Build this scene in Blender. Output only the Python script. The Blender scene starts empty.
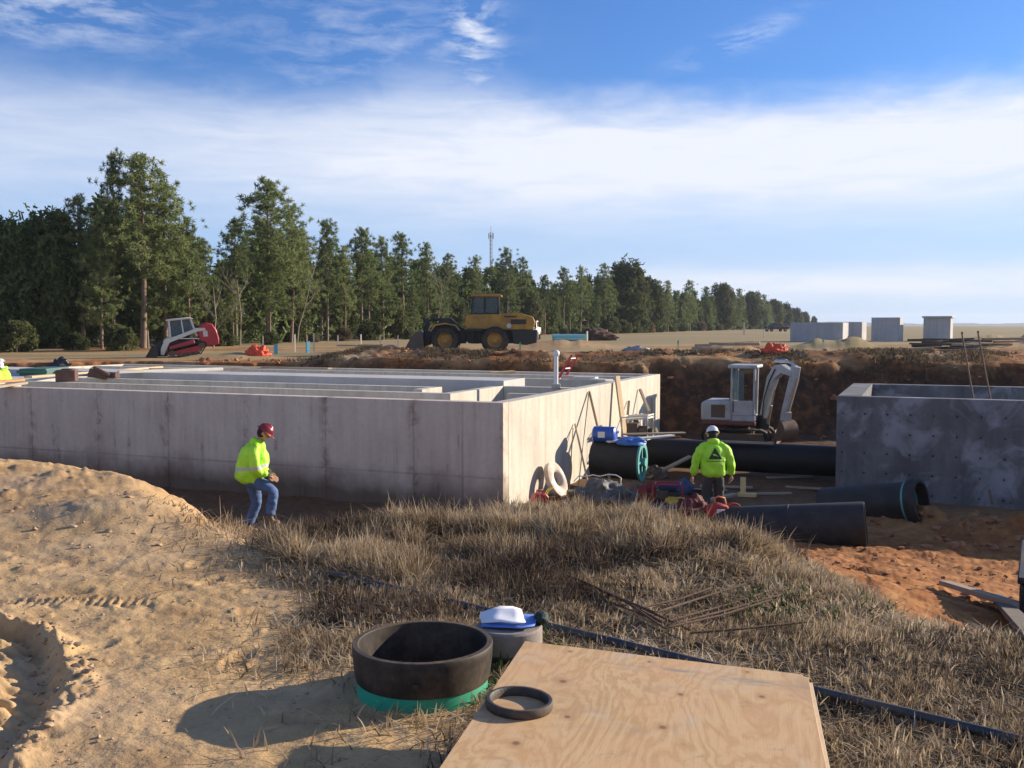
import bpy, bmesh, math, random
import numpy as np
from mathutils import Vector, Matrix, Euler
from mathutils.bvhtree import BVHTree
random.seed(7)
R = math.radians
PI = math.pi
scene = bpy.context.scene
COL = scene.collection
CAMZ, F, PITCH = 1.6, 1000.0, math.atan(59/1000)
cp, sp = math.cos(PITCH), math.sin(PITCH)

# ---------- surveying helpers: where in the world the things of the photograph stand ----------
def ray(px, py):
    a, b = px-512, 384-py
    return Vector((a, F*cp + b*sp, -F*sp + b*cp))
def gp(px, py, z=0.0):
    d = ray(px, py); t = (z-CAMZ)/d.z
    return Vector((d.x*t, d.y*t, z))
def dp(px, py, Y):
    d = ray(px, py); t = Y/d.y
    return Vector((d.x*t, Y, CAMZ + d.z*t))

# ---------- objects ----------
def tag(o, label=None, cat=None, group=None, kind=None):
    if label: o['label'] = label
    if cat: o['category'] = cat
    if group: o['group'] = group
    if kind: o['kind'] = kind
    return o
def thing(name, label, cat, loc=(0,0,0), rz=0.0, group=None, rot=None):
    o = bpy.data.objects.new(name, None); COL.objects.link(o)
    o.empty_display_size = .2
    o.location = loc; o.rotation_euler = rot if rot else (0,0,rz)
    return tag(o, label, cat, group)
def link_mesh(name, me, mat=None, parent=None, smooth=None, bevel=0):
    o = bpy.data.objects.new(name, me); COL.objects.link(o)
    if mat is not None:
        for m in (mat if isinstance(mat,(list,tuple)) else [mat]): me.materials.append(m)
    if parent is not None: o.parent = parent
    if smooth is not None:
        me.polygons.foreach_set('use_smooth', [True]*len(me.polygons))
        if smooth < 179: me.set_sharp_from_angle(angle=R(smooth))
    if bevel:
        b = o.modifiers.new('bevel','BEVEL'); b.width = bevel; b.segments = 2; b.limit_method='ANGLE'; b.angle_limit=R(40)
    return o
def copy_thing(root, loc, rz=0, label=None, scale=None):
    r = root.copy(); COL.objects.link(r); r.location = loc; r.rotation_euler = (0,0,rz)
    if label: r['label'] = label
    if scale: r.scale = scale
    for ch in list(root.children):
        c = ch.copy(); COL.objects.link(c); c.parent = r
        for g in list(ch.children):
            d = g.copy(); COL.objects.link(d); d.parent = c
    return r

class MB:
    """collects shapes of ONE part and builds them as one mesh"""
    def __init__(s): s.v=[]; s.f=[]; s.mi=[]; s.cur=0
    def add(s, vs, fs, M=None):
        n=len(s.v)
        for p in vs:
            p=Vector(p)
            if M is not None: p = M @ p
            s.v.append(p)
        for f in fs: s.f.append([n+i for i in f]); s.mi.append(s.cur)
        return s
    def box(s, c, size, rot=(0,0,0), M=None):
        x,y,z=[d/2 for d in size]
        T = Matrix.Translation(c) @ Euler(rot).to_matrix().to_4x4()
        if M is not None: T = M @ T
        vs=[(-x,-y,-z),(x,-y,-z),(x,y,-z),(-x,y,-z),(-x,-y,z),(x,-y,z),(x,y,z),(-x,y,z)]
        return s.add(vs,[(0,3,2,1),(4,5,6,7),(0,1,5,4),(1,2,6,5),(2,3,7,6),(3,0,4,7)],T)
    def bb(s, x0,x1,y0,y1,z0,z1): return s.box(((x0+x1)/2,(y0+y1)/2,(z0+z1)/2),(x1-x0,y1-y0,z1-z0))
    def tube(s, pts, r, n=10, cap=True):
        pts=[Vector(p) for p in pts]
        if not isinstance(r,(list,tuple)): r=[r]*len(pts)
        base=len(s.v); up=None
        for i,p in enumerate(pts):
            d=(pts[min(i+1,len(pts)-1)]-pts[max(i-1,0)]).normalized()
            if up is None:
                up = Vector((0,0,1)) if abs(d.z)<.9 else Vector((1,0,0))
            a = d.cross(up).normalized(); b = a.cross(d).normalized(); up=b
            for k in range(n):
                t=2*PI*k/n
                s.v.append(p + (a*math.cos(t)+b*math.sin(t))*r[i])
        for i in range(len(pts)-1):
            for k in range(n):
                k2=(k+1)%n
                s.f.append([base+i*n+k, base+i*n+k2, base+(i+1)*n+k2, base+(i+1)*n+k]); s.mi.append(s.cur)
        if cap:
            s.f.append([base+k for k in range(n)][::-1]); s.mi.append(s.cur)
            s.f.append([base+(len(pts)-1)*n+k for k in range(n)]); s.mi.append(s.cur)
        return s
    def prism(s, prof, y0, y1, M=None):
        n=len(prof)
        vs=[(x,y0,z) for x,z in prof]+[(x,y1,z) for x,z in prof]
        fs=[list(range(n)), list(range(2*n-1,n-1,-1))]+[(i,i+n,(i+1)%n+n,(i+1)%n) for i in range(n)]
        area=sum(prof[i][0]*prof[(i+1)%n][1]-prof[(i+1)%n][0]*prof[i][1] for i in range(n))
        if area<0: fs=[f[::-1] for f in map(list,fs)]
        return s.add(vs,fs,M)
    def lathe(s, prof, n=32, M=None, closed=False):
        """prof (r,z) list, turned about z"""
        vs=[];fs=[]
        m=len(prof)
        for k in range(n):
            t=2*PI*k/n
            for r,z in prof: vs.append((r*math.cos(t),r*math.sin(t),z))
        for k in range(n):
            k2=(k+1)%n
            for i in range(m if closed else m-1):
                j=(i+1)%m
                fs.append((k*m+i,k2*m+i,k2*m+j,k*m+j))
        return s.add(vs,fs,M)
    def sphere(s, c, r, nu=12, nv=8, M=None):
        if not isinstance(r,(list,tuple)): r=(r,r,r)
        vs=[];fs=[]
        for j in range(nv+1):
            ph=PI*j/nv
            for i in range(nu):
                t=2*PI*i/nu
                vs.append((c[0]+r[0]*math.sin(ph)*math.cos(t), c[1]+r[1]*math.sin(ph)*math.sin(t), c[2]+r[2]*math.cos(ph)))
        for j in range(nv):
            for i in range(nu):
                i2=(i+1)%nu
                fs.append((j*nu+i,(j+1)*nu+i,(j+1)*nu+i2,j*nu+i2))
        return s.add(vs,fs,M)
    def jitter(s, a, seed=1):
        rr=random.Random(seed)
        for v in s.v: v += Vector((rr.uniform(-a,a),rr.uniform(-a,a),rr.uniform(-a,a)))
        return s
    def build(s, name, mat, parent=None, smooth=35, bevel=0, tagv=None):
        me=bpy.data.meshes.new(name)
        me.from_pydata([tuple(v) for v in s.v],[],s.f)
        bm=bmesh.new(); bm.from_mesh(me)
        bmesh.ops.remove_doubles(bm, verts=bm.verts, dist=1e-5)
        bmesh.ops.recalc_face_normals(bm, faces=bm.faces)
        bm.to_mesh(me); bm.free()
        if isinstance(mat,(list,tuple)) and len(me.polygons)==len(s.mi): me.polygons.foreach_set('material_index', s.mi)
        me.update()
        return link_mesh(name, me, mat, parent, smooth, bevel)

# ---------- numpy noise ----------
def _hash(ix, iy, seed):
    n = (ix.astype(np.int64)*374761393 + iy.astype(np.int64)*668265263 + seed*982451653) & 0xffffffff
    n = ((n ^ (n>>13))*1274126177) & 0xffffffff
    n = n ^ (n>>16)
    return (n & 0xffffff)/float(0xffffff)
def vnoise(x, y, seed=0):
    x=np.asarray(x,float); y=np.asarray(y,float)
    ix=np.floor(x); iy=np.floor(y); fx=x-ix; fy=y-iy
    fx=fx*fx*fx*(fx*(fx*6-15)+10); fy=fy*fy*fy*(fy*(fy*6-15)+10)
    a=_hash(ix,iy,seed); b=_hash(ix+1,iy,seed); c=_hash(ix,iy+1,seed); d=_hash(ix+1,iy+1,seed)
    return (a*(1-fx)+b*fx)*(1-fy)+(c*(1-fx)+d*fx)*fy
def fbm(x, y, seed=0, octv=4, gain=.5):
    s=0; a=1; t=0
    for o in range(octv):
        s = s + a*(vnoise(x*2**o+17.3*o, y*2**o-9.1*o, seed+o)-.5); t+=a; a*=gain
    return s/t*2
def ss(a,b,x):
    t=np.clip((x-a)/(b-a),0,1); return t*t*(3-2*t)

# ---------- materials ----------
def nt(name):
    m=bpy.data.materials.new(name); m.use_nodes=True
    t=m.node_tree; b=t.nodes['Principled BSDF']
    return m,t,b
class NG:
    def __init__(s,t): s.t=t
    def n(s,typ,**kw):
        nd=s.t.nodes.new(typ)
        for k,v in kw.items():
            if k=='ins':
                for a,b in v.items():
                    if isinstance(b,bpy.types.NodeSocket): s.t.links.new(b, nd.inputs[a])
                    else: nd.inputs[a].default_value=b
            else: setattr(nd,k,v)
        return nd
    def math(s,op,a,b=0.0,c=None,clamp=False):
        ins={0:a,1:b}
        if c is not None: ins[2]=c
        nd=s.n('ShaderNodeMath',operation=op,ins=ins); nd.use_clamp=clamp
        return nd.outputs[0]
    def noise(s,vec,scale,detail=4,rough=.5,dist=0.0,dim='3D'):
        return s.n('ShaderNodeTexNoise',noise_dimensions=dim,ins={'Vector':vec,'Scale':scale,'Detail':detail,'Roughness':rough,'Distortion':dist}).outputs['Fac']
    def ramp(s,fac,stops,interp='LINEAR'):
        nd=s.n('ShaderNodeValToRGB',ins={'Fac':fac}); cr=nd.color_ramp; cr.interpolation=interp
        while len(cr.elements)<len(stops): cr.elements.new(.5)
        for e,(p,c) in zip(cr.elements,stops):
            e.position=p; e.color=(*c,1) if len(c)==3 else c
        return nd.outputs['Color']
    def mix(s,fac,a,b,mode='MIX'):
        nd=s.n('ShaderNodeMix',data_type='RGBA',blend_type=mode)
        for k,v in ((0,fac),(6,a),(7,b)):
            if isinstance(v,bpy.types.NodeSocket): s.t.links.new(v,nd.inputs[k])
            else:
                nd.inputs[k].default_value = v if k==0 else ((*v,1) if len(v)==3 else v)
        return nd.outputs[2]
    def mapr(s,v,a,b,c=0.0,d=1.0):
        return s.n('ShaderNodeMapRange',ins={0:v,1:a,2:b,3:c,4:d}).outputs[0]
    def vec(s,v,sc=(1,1,1),loc=(0,0,0)):
        return s.n('ShaderNodeMapping',ins={'Vector':v,'Scale':sc,'Location':loc}).outputs[0]
    def bump(s,h,strength=.3,dist=.02,normal=None):
        ins={'Height':h,'Strength':strength,'Distance':dist}
        if normal is not None: ins['Normal']=normal
        return s.n('ShaderNodeBump',ins=ins).outputs[0]
def c3(c): return tuple(c)
_pm={}
def pmat(name, col, rough=.6, var=.2, scale=6., bump=.15, bdist=.01, metal=0., col2=None, dirt=0., dirtcol=(.16,.10,.06), stretch=(1,1,1), spec=None):
    if name in _pm: return _pm[name]
    m,t,b=nt(name); g=NG(t)
    tc=g.n('ShaderNodeTexCoord').outputs['Object']; v=g.vec(tc,stretch)
    n1=g.noise(v,scale,5,.6); n2=g.noise(v,scale*7,3,.6)
    f=g.math('ADD',g.math('MULTIPLY',n1,.65),g.math('MULTIPLY',n2,.35))
    f=g.mapr(f,.3,.7)
    if col2 is None: c_a=[x*(1-var) for x in col]; c_b=[min(1,x*(1+var)) for x in col]
    else: c_a,c_b=col,col2
    c=g.mix(f,tuple(c_a),tuple(c_b))
    if dirt:
        nd=g.noise(tc,scale*.45,6,.7); df=g.mapr(nd,.62-dirt*.4,.62,0,1)
        c=g.mix(g.math('MULTIPLY',df,min(1,dirt*1.3)),c,dirtcol)
        t.links.new(g.math('ADD',g.math('MULTIPLY',df,.3),rough,clamp=True),b.inputs['Roughness'])
    else: b.inputs['Roughness'].default_value=rough
    t.links.new(c,b.inputs['Base Color'])
    b.inputs['Metallic'].default_value=metal
    if spec is not None: b.inputs['Specular IOR Level'].default_value=spec
    if bump: t.links.new(g.bump(f,bump,bdist),b.inputs['Normal'])
    _pm[name]=m
    return m
def glass_mat(name,col=(.08,.1,.12),rough=.08):
    if name in _pm: return _pm[name]
    m,t,b=nt(name)
    b.inputs['Base Color'].default_value=(*col,1); b.inputs['Roughness'].default_value=rough
    b.inputs['Transmission Weight'].default_value=.75; b.inputs['IOR'].default_value=1.1
    _pm[name]=m
    return m
# ================= camera, sun, sky =================
cam=bpy.data.cameras.new('camera'); camo=bpy.data.objects.new('camera',cam); COL.objects.link(camo)
cam.sensor_width=36; cam.lens=36*F/1024; cam.clip_end=20000; cam.clip_start=.05
camo.location=(0,0,CAMZ); camo.rotation_euler=(PI/2-PITCH,0,0)
scene.camera=camo
SUN_AZ, SUN_EL = 67.0, 17.0
sun=bpy.data.lights.new('sun','SUN'); suno=bpy.data.objects.new('sun',sun); COL.objects.link(suno)
sun.energy=5.0; sun.angle=R(.55); sun.color=(1,.86,.68)
to_sun=Vector((math.sin(R(SUN_AZ))*math.cos(R(SUN_EL)),math.cos(R(SUN_AZ))*math.cos(R(SUN_EL)),math.sin(R(SUN_EL))))
suno.rotation_euler=to_sun.to_track_quat('Z','Y').to_euler(); suno.location=(20,10,30)
w=bpy.data.worlds.new('World'); scene.world=w; w.use_nodes=True
t=w.node_tree; g=NG(t); bg=t.nodes['Background']
sky=g.n('ShaderNodeTexSky',sky_type='NISHITA',sun_disc=False,sun_elevation=R(SUN_EL),sun_rotation=R(SUN_AZ),air_density=1.0,dust_density=.6,ozone_density=2.2)
skyc=sky.outputs['Color']
d=g.n('ShaderNodeTexCoord').outputs['Generated']
sx=g.n('ShaderNodeSeparateXYZ',ins={0:d}); X,Y_,Z=sx.outputs
el=g.math('MULTIPLY',g.math('ARCSINE',Z),57.2958)
az=g.math('MULTIPLY',g.math('ARCTAN2',X,Y_),57.2958)      # degrees, right positive
def ell(azs,els): return g.n('ShaderNodeCombineXYZ',ins={0:g.math('MULTIPLY',az,azs),1:g.math('MULTIPLY',el,els)}).outputs[0]
def gauss(v,c,wd): # smooth bump 0..1
    q=g.math('DIVIDE',g.math('SUBTRACT',v,c),wd)
    return g.math('POWER',2.718,g.math('MULTIPLY',g.math('MULTIPLY',q,q),-1.0))
n_big=g.noise(ell(.05,.22),1,5,.55); n_fine=g.noise(ell(.16,1.1),1,8,.62,.6); n_wisp=g.noise(ell(.22,.5),1,8,.6,.4)
# main cirrostratus sheet: its upper border near 13 degrees, a little higher left of centre
edge=g.math('ADD',12.2,g.math('MULTIPLY',g.math('SUBTRACT',n_big,.5),3.0))
edge=g.math('ADD',edge,g.math('MULTIPLY',gauss(az,-4,5),2.2))
edge=g.math('ADD',edge,g.math('MULTIPLY',gauss(az,-30,14),1.0))
e2=g.math('ADD',el,g.math('MULTIPLY',g.math('SUBTRACT',n_wisp,.5),3.2))
sheet=g.n('ShaderNodeMapRange',interpolation_type='SMOOTHSTEP',ins={0:g.math('SUBTRACT',edge,e2),1:-1.5,2:1.8,3:0.0,4:1.0}).outputs[0]
leftthin=g.n('ShaderNodeMapRange',interpolation_type='SMOOTHSTEP',ins={0:az,1:-24.0,2:6.0,3:.55,4:1.0}).outputs[0]
body=g.math('ADD',g.math('MULTIPLY',gauss(el,9.3,3.6),1.02),g.math('MULTIPLY',gauss(el,2.2,1.1),g.mapr(az,-8,14,.1,.75)))
body=g.math('ADD',body,.18)
sheet=g.math('MULTIPLY',g.math('MULTIPLY',sheet,leftthin),g.math('MULTIPLY',body,g.mapr(n_fine,.30,.72,.74,1.12)),clamp=True)
# wisps above
w1=g.math('MULTIPLY',gauss(az,-25,6.5),gauss(el,16.2,2.2))
w2=g.math('MULTIPLY',gauss(g.math('ADD',az,g.math('MULTIPLY',el,.10)),-.6,1.3),gauss(el,16,2.6))
w3=g.math('MULTIPLY',gauss(g.math('SUBTRACT',el,g.math('MULTIPLY',az,.33)),11.1,.6),gauss(az,12.5,2.8))
w4=g.math('MULTIPLY',gauss(az,-8,6),gauss(el,15,3.5))
wn=g.mapr(g.noise(ell(.30,1.0),1,9,.66,.35),.42,.80)
wisps=g.math('MULTIPLY',wn,g.math('ADD',g.math('ADD',w1,g.math('MULTIPLY',w2,1.5)),g.math('ADD',g.math('MULTIPLY',w3,.9),g.math('MULTIPLY',w4,.5))),clamp=True)
# added overcast behind the camera, out of view, to lift the fill in shadows
back=g.math('MULTIPLY',g.n('ShaderNodeMapRange',interpolation_type='SMOOTHSTEP',ins={0:Y_,1:.35,2:-.45,3:0.0,4:.22}).outputs[0],g.mapr(n_big,.3,.7,.7,1.1),clamp=True)
cloud=g.math('MAXIMUM',g.math('MAXIMUM',sheet,wisps),back)
cloudcol=g.n('ShaderNodeRGB').outputs[0]; cloudcol.default_value=(7.1,7.45,8.3,1)
tint=g.mix(1.0,skyc,(.46,.80,1.36),'MULTIPLY')
# the clear sky between and below the sheets is a paler blue
lowf=g.n('ShaderNodeMapRange',interpolation_type='SMOOTHSTEP',ins={0:el,1:0.0,2:14.0,3:.75,4:0.0}).outputs[0]
lowc=g.n('ShaderNodeRGB').outputs[0]; lowc.default_value=(2.9,4.9,8.3,1)
base=g.mix(lowf,tint,lowc)
final=g.mix(cloud,base,cloudcol)
t.links.new(final,bg.inputs['Color']); bg.inputs['Strength'].default_value=.072
scene.view_settings.view_transform='Standard'; scene.view_settings.look='None'; scene.view_settings.exposure=0.78; scene.view_settings.gamma=1.0

# ================= terrain =================
TA=R(22.5)                       # heading of the two tanks
ex=Vector((math.cos(TA),-math.sin(TA),0)); ey=Vector((math.sin(TA),math.cos(TA),0))
T1=gp(503,403,.04); T1.z=0       # near corner of the large tank
T2=gp(837,396,.04); T2.z=0       # near corner of the right tank
PITZ=-2.2
BENCH=.42
RIM=np.array([(-30,24),(-22,18.5),(-14,15),(-8,12.6),(-5.2,11.0),(-3.8,9.6),(-2.85,8.0),(-2.0,7.05),(-1.1,7.5),(0,8.1),(.95,8.0),(1.35,7.2),(1.55,6.1),(2.0,5.35),(3.0,4.9),(8,4.9),(16,6),(34,12),(44,24),
    (32,33),(22,35.2),(14,36.2),(9,36.8),(5.6,36.6),(1.5,36.9),(-3,38.2),(-15,43.0),(-24,40),(-30,32)],float)
def rim_dist(x,y):
    """signed distance, positive inside the excavation"""
    dmin=np.full(x.shape,1e9); inside=np.zeros(x.shape,bool)
    n=len(RIM)
    for i in range(n):
        ax,ay=RIM[i]; bx,by=RIM[(i+1)%n]
        dx,dy=bx-ax,by-ay
        tt=np.clip(((x-ax)*dx+(y-ay)*dy)/(dx*dx+dy*dy),0,1)
        d=np.hypot(x-ax-tt*dx,y-ay-tt*dy); dmin=np.minimum(dmin,d)
        cond=((ay>y)!=(by>y))
        with np.errstate(divide='ignore',invalid='ignore'):
            xi=ax+(y-ay)*dx/(dy if dy!=0 else 1e-9)
        inside^=(cond&(x<xi))
    return np.where(inside,dmin,-dmin)
def seg(x,y,pts):
    """distance to a polyline"""
    dm=np.full(np.shape(x),1e9)
    for (ax,ay),(bx,by) in zip(pts[:-1],pts[1:]):
        dx,dy=bx-ax,by-ay
        tt=np.clip(((x-ax)*dx+(y-ay)*dy)/(dx*dx+dy*dy),0,1)
        dm=np.minimum(dm,np.hypot(x-ax-tt*dx,y-ay-tt*dy))
    return dm
RUT=[(-3.2,5.6),(-2.55,5.2),(-2.2,4.8),(-2.0,4.4),(-1.9,4.1),(-1.87,3.85),(-1.85,3.6),(-1.8,3.2)]
_r=random.Random(31)
FEET=[(-3.1+1.9*_r.random()-(0.6 if k%3 else 0),3.4+3.3*_r.random()) for k in range(26)]
FEETA=[(math.cos(a),math.sin(a)) for a in [_r.uniform(.2,1.5) for _ in range(26)]]
def H(x,y,masks=False):
    x=np.asarray(x,float); y=np.asarray(y,float)
    sd=rim_dist(x,y)
    sd_n=sd+fbm(x*.9,y*.9,3,4)*np.where(y>30,.55,.22)+fbm(x*.3,y*.3,5,2)*np.where(y>30,.7,.2)
    ramp=ss(1.3,3.0,x)*(1-ss(17,22,y))
    far=ss(27,32,y)
    wdt=2.6*(1-ramp)*(1-far)+ramp*10.5+far*1.7
    tt=np.clip(sd_n/wdt,0,1)
    prof=np.where(ramp>.5, 1-(1-tt)**1.35, tt*tt*(3-2*tt))
    h=PITZ*prof
    flat=1-tt
    # surroundings: slightly raised behind the works, spoil berm behind the large tank
    h=h+ss(26,40,y)*.22*flat*(1-.75*ss(-5,-11,x)*(1-ss(49,58,y)))
    berm=np.exp(-(seg(x,y,[(-6.5,41.2),(-3,39.9),(1.5,38.6),(5.6,38.2),(9,38.6),(20,37.3),(34,35)])/1.5)**2)
    h=h+berm*(.34+.22*fbm(x*.8,y*.8,11,4))*np.clip(flat*1.6,0,1)
    # sand spoil left
    m=np.exp(-(((x+5.2)/2.5)**2+((y-9.9-(x+5)*-.22)/1.3)**2))
    mound=m*.12
    m2=np.exp(-(((x+9.5)/3.2)**2+((y-11.6)/1.6)**2))*.05
    mound=mound+m2+np.exp(-(((x+3.1)/.8)**2+((y-8.2)/.7)**2))*.12
    h=h+mound*(1+.35*fbm(x*1.2,y*1.2,21,4))*np.clip(flat*1.3,0,1)
    mm=np.clip((m+m2)*2,0,1)
    # a bench of soil the left worker stands on
    h=h+np.exp(-(((x+3.9)/1.5)**2+((y-16.1)/1.0)**2))*BENCH
    h=h+np.exp(-(((x-3.5)/.8)**2+((y-18.0)/.6)**2))*.32
    # hump of grassed spoil in front of the pit
    h=h+np.exp(-(((x-1.0)/.8)**2+((y-7.0)/.8)**2))*.10*np.clip(flat*1.5,0,1)
    h=h+np.exp(-(((x-1.5)/.5)**2+((y-6.3)/.7)**2))*.06
    # roughness
    near=1-ss(30,60,y)
    rough=.022*fbm(x*1.7,y*1.7,31,5,.55)+.009*fbm(x*9,y*9,41,3)
    clod=np.clip(fbm(x*3.1,y*3.1,51,4,.6)-.18,0,1)
    h=h+rough*near+clod*.08*mm+mm*.012*np.abs(fbm(x*5,y*5,53,4,.6))
    # cloddy orange slope on the right and pit floor
    rr=ramp*np.clip(tt*5,0,1)
    cl2=np.clip(fbm(x*1.5+3,y*2.1,61,5,.62)-.05,0,1)
    h=h+rr*(cl2*.12+.035*fbm(x*3,y*7,63,5,.65)+.02*fbm(x*11,y*14,64,3))
    pitm=np.clip(tt*1.3-.3,0,1)
    h=h+pitm*.06*fbm(x*1.1,y*1.1,71,4)*(1-rr)
    rim2=np.exp(-(seg(x,y,[(7.3,19.3),(8.8,17.9),(11,16.6)])/.62)**2)
    h=h+rim2*(.30+.25*fbm(x*2.3,y*2.3,81,4,.6))
    # bank lumps
    bank=np.clip(4*tt*(1-tt),0,1)*far
    h=h+bank*.35*fbm(x*1.3,y*1.3,91,4,.6)
    # rut with a crumbling edge, bottom left
    px=np.interp(y,[p[1] for p in RUT][::-1],[p[0] for p in RUT][::-1])+.07*fbm(y*6,x*2,95,4)
    inr=ss(-.02,.10,px-x)*(1-ss(5.2,5.8,y))*ss(1,2,y)
    tread=.5+.5*np.sin((y*1.0+ .55*(x+2))*2*PI/.17+1.2*fbm(x*3,y*3,97,2))
    tread=np.abs(np.sin((y*1.0+.35*(x+2)+.03*fbm(x*6,y*6,97,3))*PI/.105))
    h=h-inr*(.085-.055*ss(.08,.40,px-x)-.058*tread*(.6+.8*fbm(x*5,y*5,98,3))*ss(.08,.25,px-x))+inr*.025*fbm(x*14,y*14,96,3)
    edge=np.exp(-((x-px-.05)/.07)**2)*(1-ss(5.2,5.8,y))*ss(1,2,y)
    h=h+edge*(.022+.055*fbm(x*9,y*9,99,4))
    # old faint wheel tracks over the sand
    for (ax,ay,bx_,by_,ph) in ((-4.5,6.9,-.9,4.3,.0),(-3.6,7.1,-.2,4.6,.5),(-3.4,4.2,-.8,3.0,.2)):
        dd=seg(x,y,[(ax,ay),(bx_,by_)]); al=(x*(bx_-ax)+y*(by_-ay))/math.hypot(bx_-ax,by_-ay)
        tb=np.exp(-(dd/.11)**4)*np.clip(.5+1.3*fbm(x*1.8,y*1.8,108,3),0,1)*(x<-.2)
        h=h-tb*(.007+.004*np.sin((al+ph)*2*PI/.07))+.006*np.exp(-((dd-.14)/.03)**2)*tb
    # tyre print
    tx=(x+2.5); ty=y-5.72-.02*tx
    prt=np.exp(-(ty/.13)**4)*ss(-1.1,-.6,tx)*(1-ss(.25,.6,tx+.3*fbm(x*5,y*5,105,2)))*np.clip(.75+.9*fbm(x*4,y*6,106,3),.1,1.2)
    row=np.where(ty>.045,1.0,np.where(ty<-.045,-1.0,0.0))
    h=h+prt*.011*np.sin((tx+row*.02+ty*row*1.4+.008*fbm(x*9,y*9,107,2))*2*PI/.052)-prt*.010*np.exp(-(ty/.1)**2)
    for k in range(26):
        fx,fy=FEET[k]; ca,sa=FEETA[k]
        u=(x-fx)*ca+(y-fy)*sa; v=-(x-fx)*sa+(y-fy)*ca
        h=h-.014*np.exp(-((u/.13)**4+(v/.045)**4))+.006*np.exp(-(((u/.17)**2+(v/.075)**2)-1)**2*6)
    # heaps of soil beyond the works
    for hx,hy,hr,hh_ in ((10,47,2.2,.55),(17,52,3.0,.7),(24,47,2.6,.6),(3,60,3,.5),(30,60,4,.8),(-13,47.5,1.6,.25)):
        h=h+hh_*np.exp(-(((x-hx)/hr)**2+((y-hy)/(hr*.6))**2))*(1+.5*fbm(x*.9,y*.9,109,3))
    # pebbles and crumbs of sand
    peb=np.clip(vnoise(x*16,y*16,101)-.82,0,1)*(1-ss(9,14,y))
    h=h+peb*.10*np.clip(.3+fbm(x*.8,y*.8,103,2),0,1)
    if not masks: return h
    return h,dict(sd=sd,tt=tt,ramp=rr,far=far,bank=bank,mound=mm,pit=pitm,inr=inr,berm=berm*np.clip(flat*1.6,0,1))
def hz(x,y): return float(H(np.array([x]),np.array([y]))[0])
def on(px,py,guess=0.0):
    """the point of the ground seen at a pixel"""
    z=guess
    for _ in range(25):
        p=gp(px,py,z); zn=hz(p.x,p.y); z=z+(zn-z)*.5
    return gp(px,py,z)
def gr(x,y,dz=0): return Vector((x,y,hz(x,y)+dz))

bcx,bcy=-.39,4.38
# where grass grows: density 0..1 and height in metres
def grass_field(x,y):
    n=fbm(x*.9,y*.9,201,3); n2=fbm(x*2.4,y*2.4,205,3)
    # left border of the grass: from the crest by the worker down to the ring
    xl=np.interp(y,[2.5,3.3,4.2,4.6,5.2,6.0,6.6,7.2,8.2,9.5],[-.1,-.35,-.55,-.85,-1.15,-1.35,-1.55,-1.9,-2.3,-2.6])
    left=ss(-.15,.35,x-xl+.35*n)
    sd=rim_dist(x,y)
    dirt=ss(.35,-.1,(sd+.5*n)-.55)              # bare clay beyond the rim on the right
    wide=ss(1.4,2.2,x)
    d1=left*(wide*dirt+(1-wide)*ss(1.9,1.0,sd))
    tall=ss(5.6,7.0,y+.5*n)*(1-wide*.35)
    hgt=.06+.085*tall*(1-wide*.3)+.09*np.clip(n2,0,1)*tall+.03*np.clip(n2,0,1)
    patch=np.clip(.44+2.6*n2+.6*n,.02,1)
    d1=d1*(1-np.exp(-(((x-bcx)/.36)**2+((y-bcy)/.36)**2)**3)*.9)
    d1=d1*(1-.9*np.exp(-(((x+1.9)/.33)**2+((y-7.35)/.75)**2)**2))
    cd=seg(x,y,[(-.55,5.95),(2.6,3.3)]); d1=d1*(1-.72*np.exp(-(cd/.085)**2))
    return np.clip(d1*patch,0,1),hgt*(.75+.5*np.clip(n+.5,0,1)),d1

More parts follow.
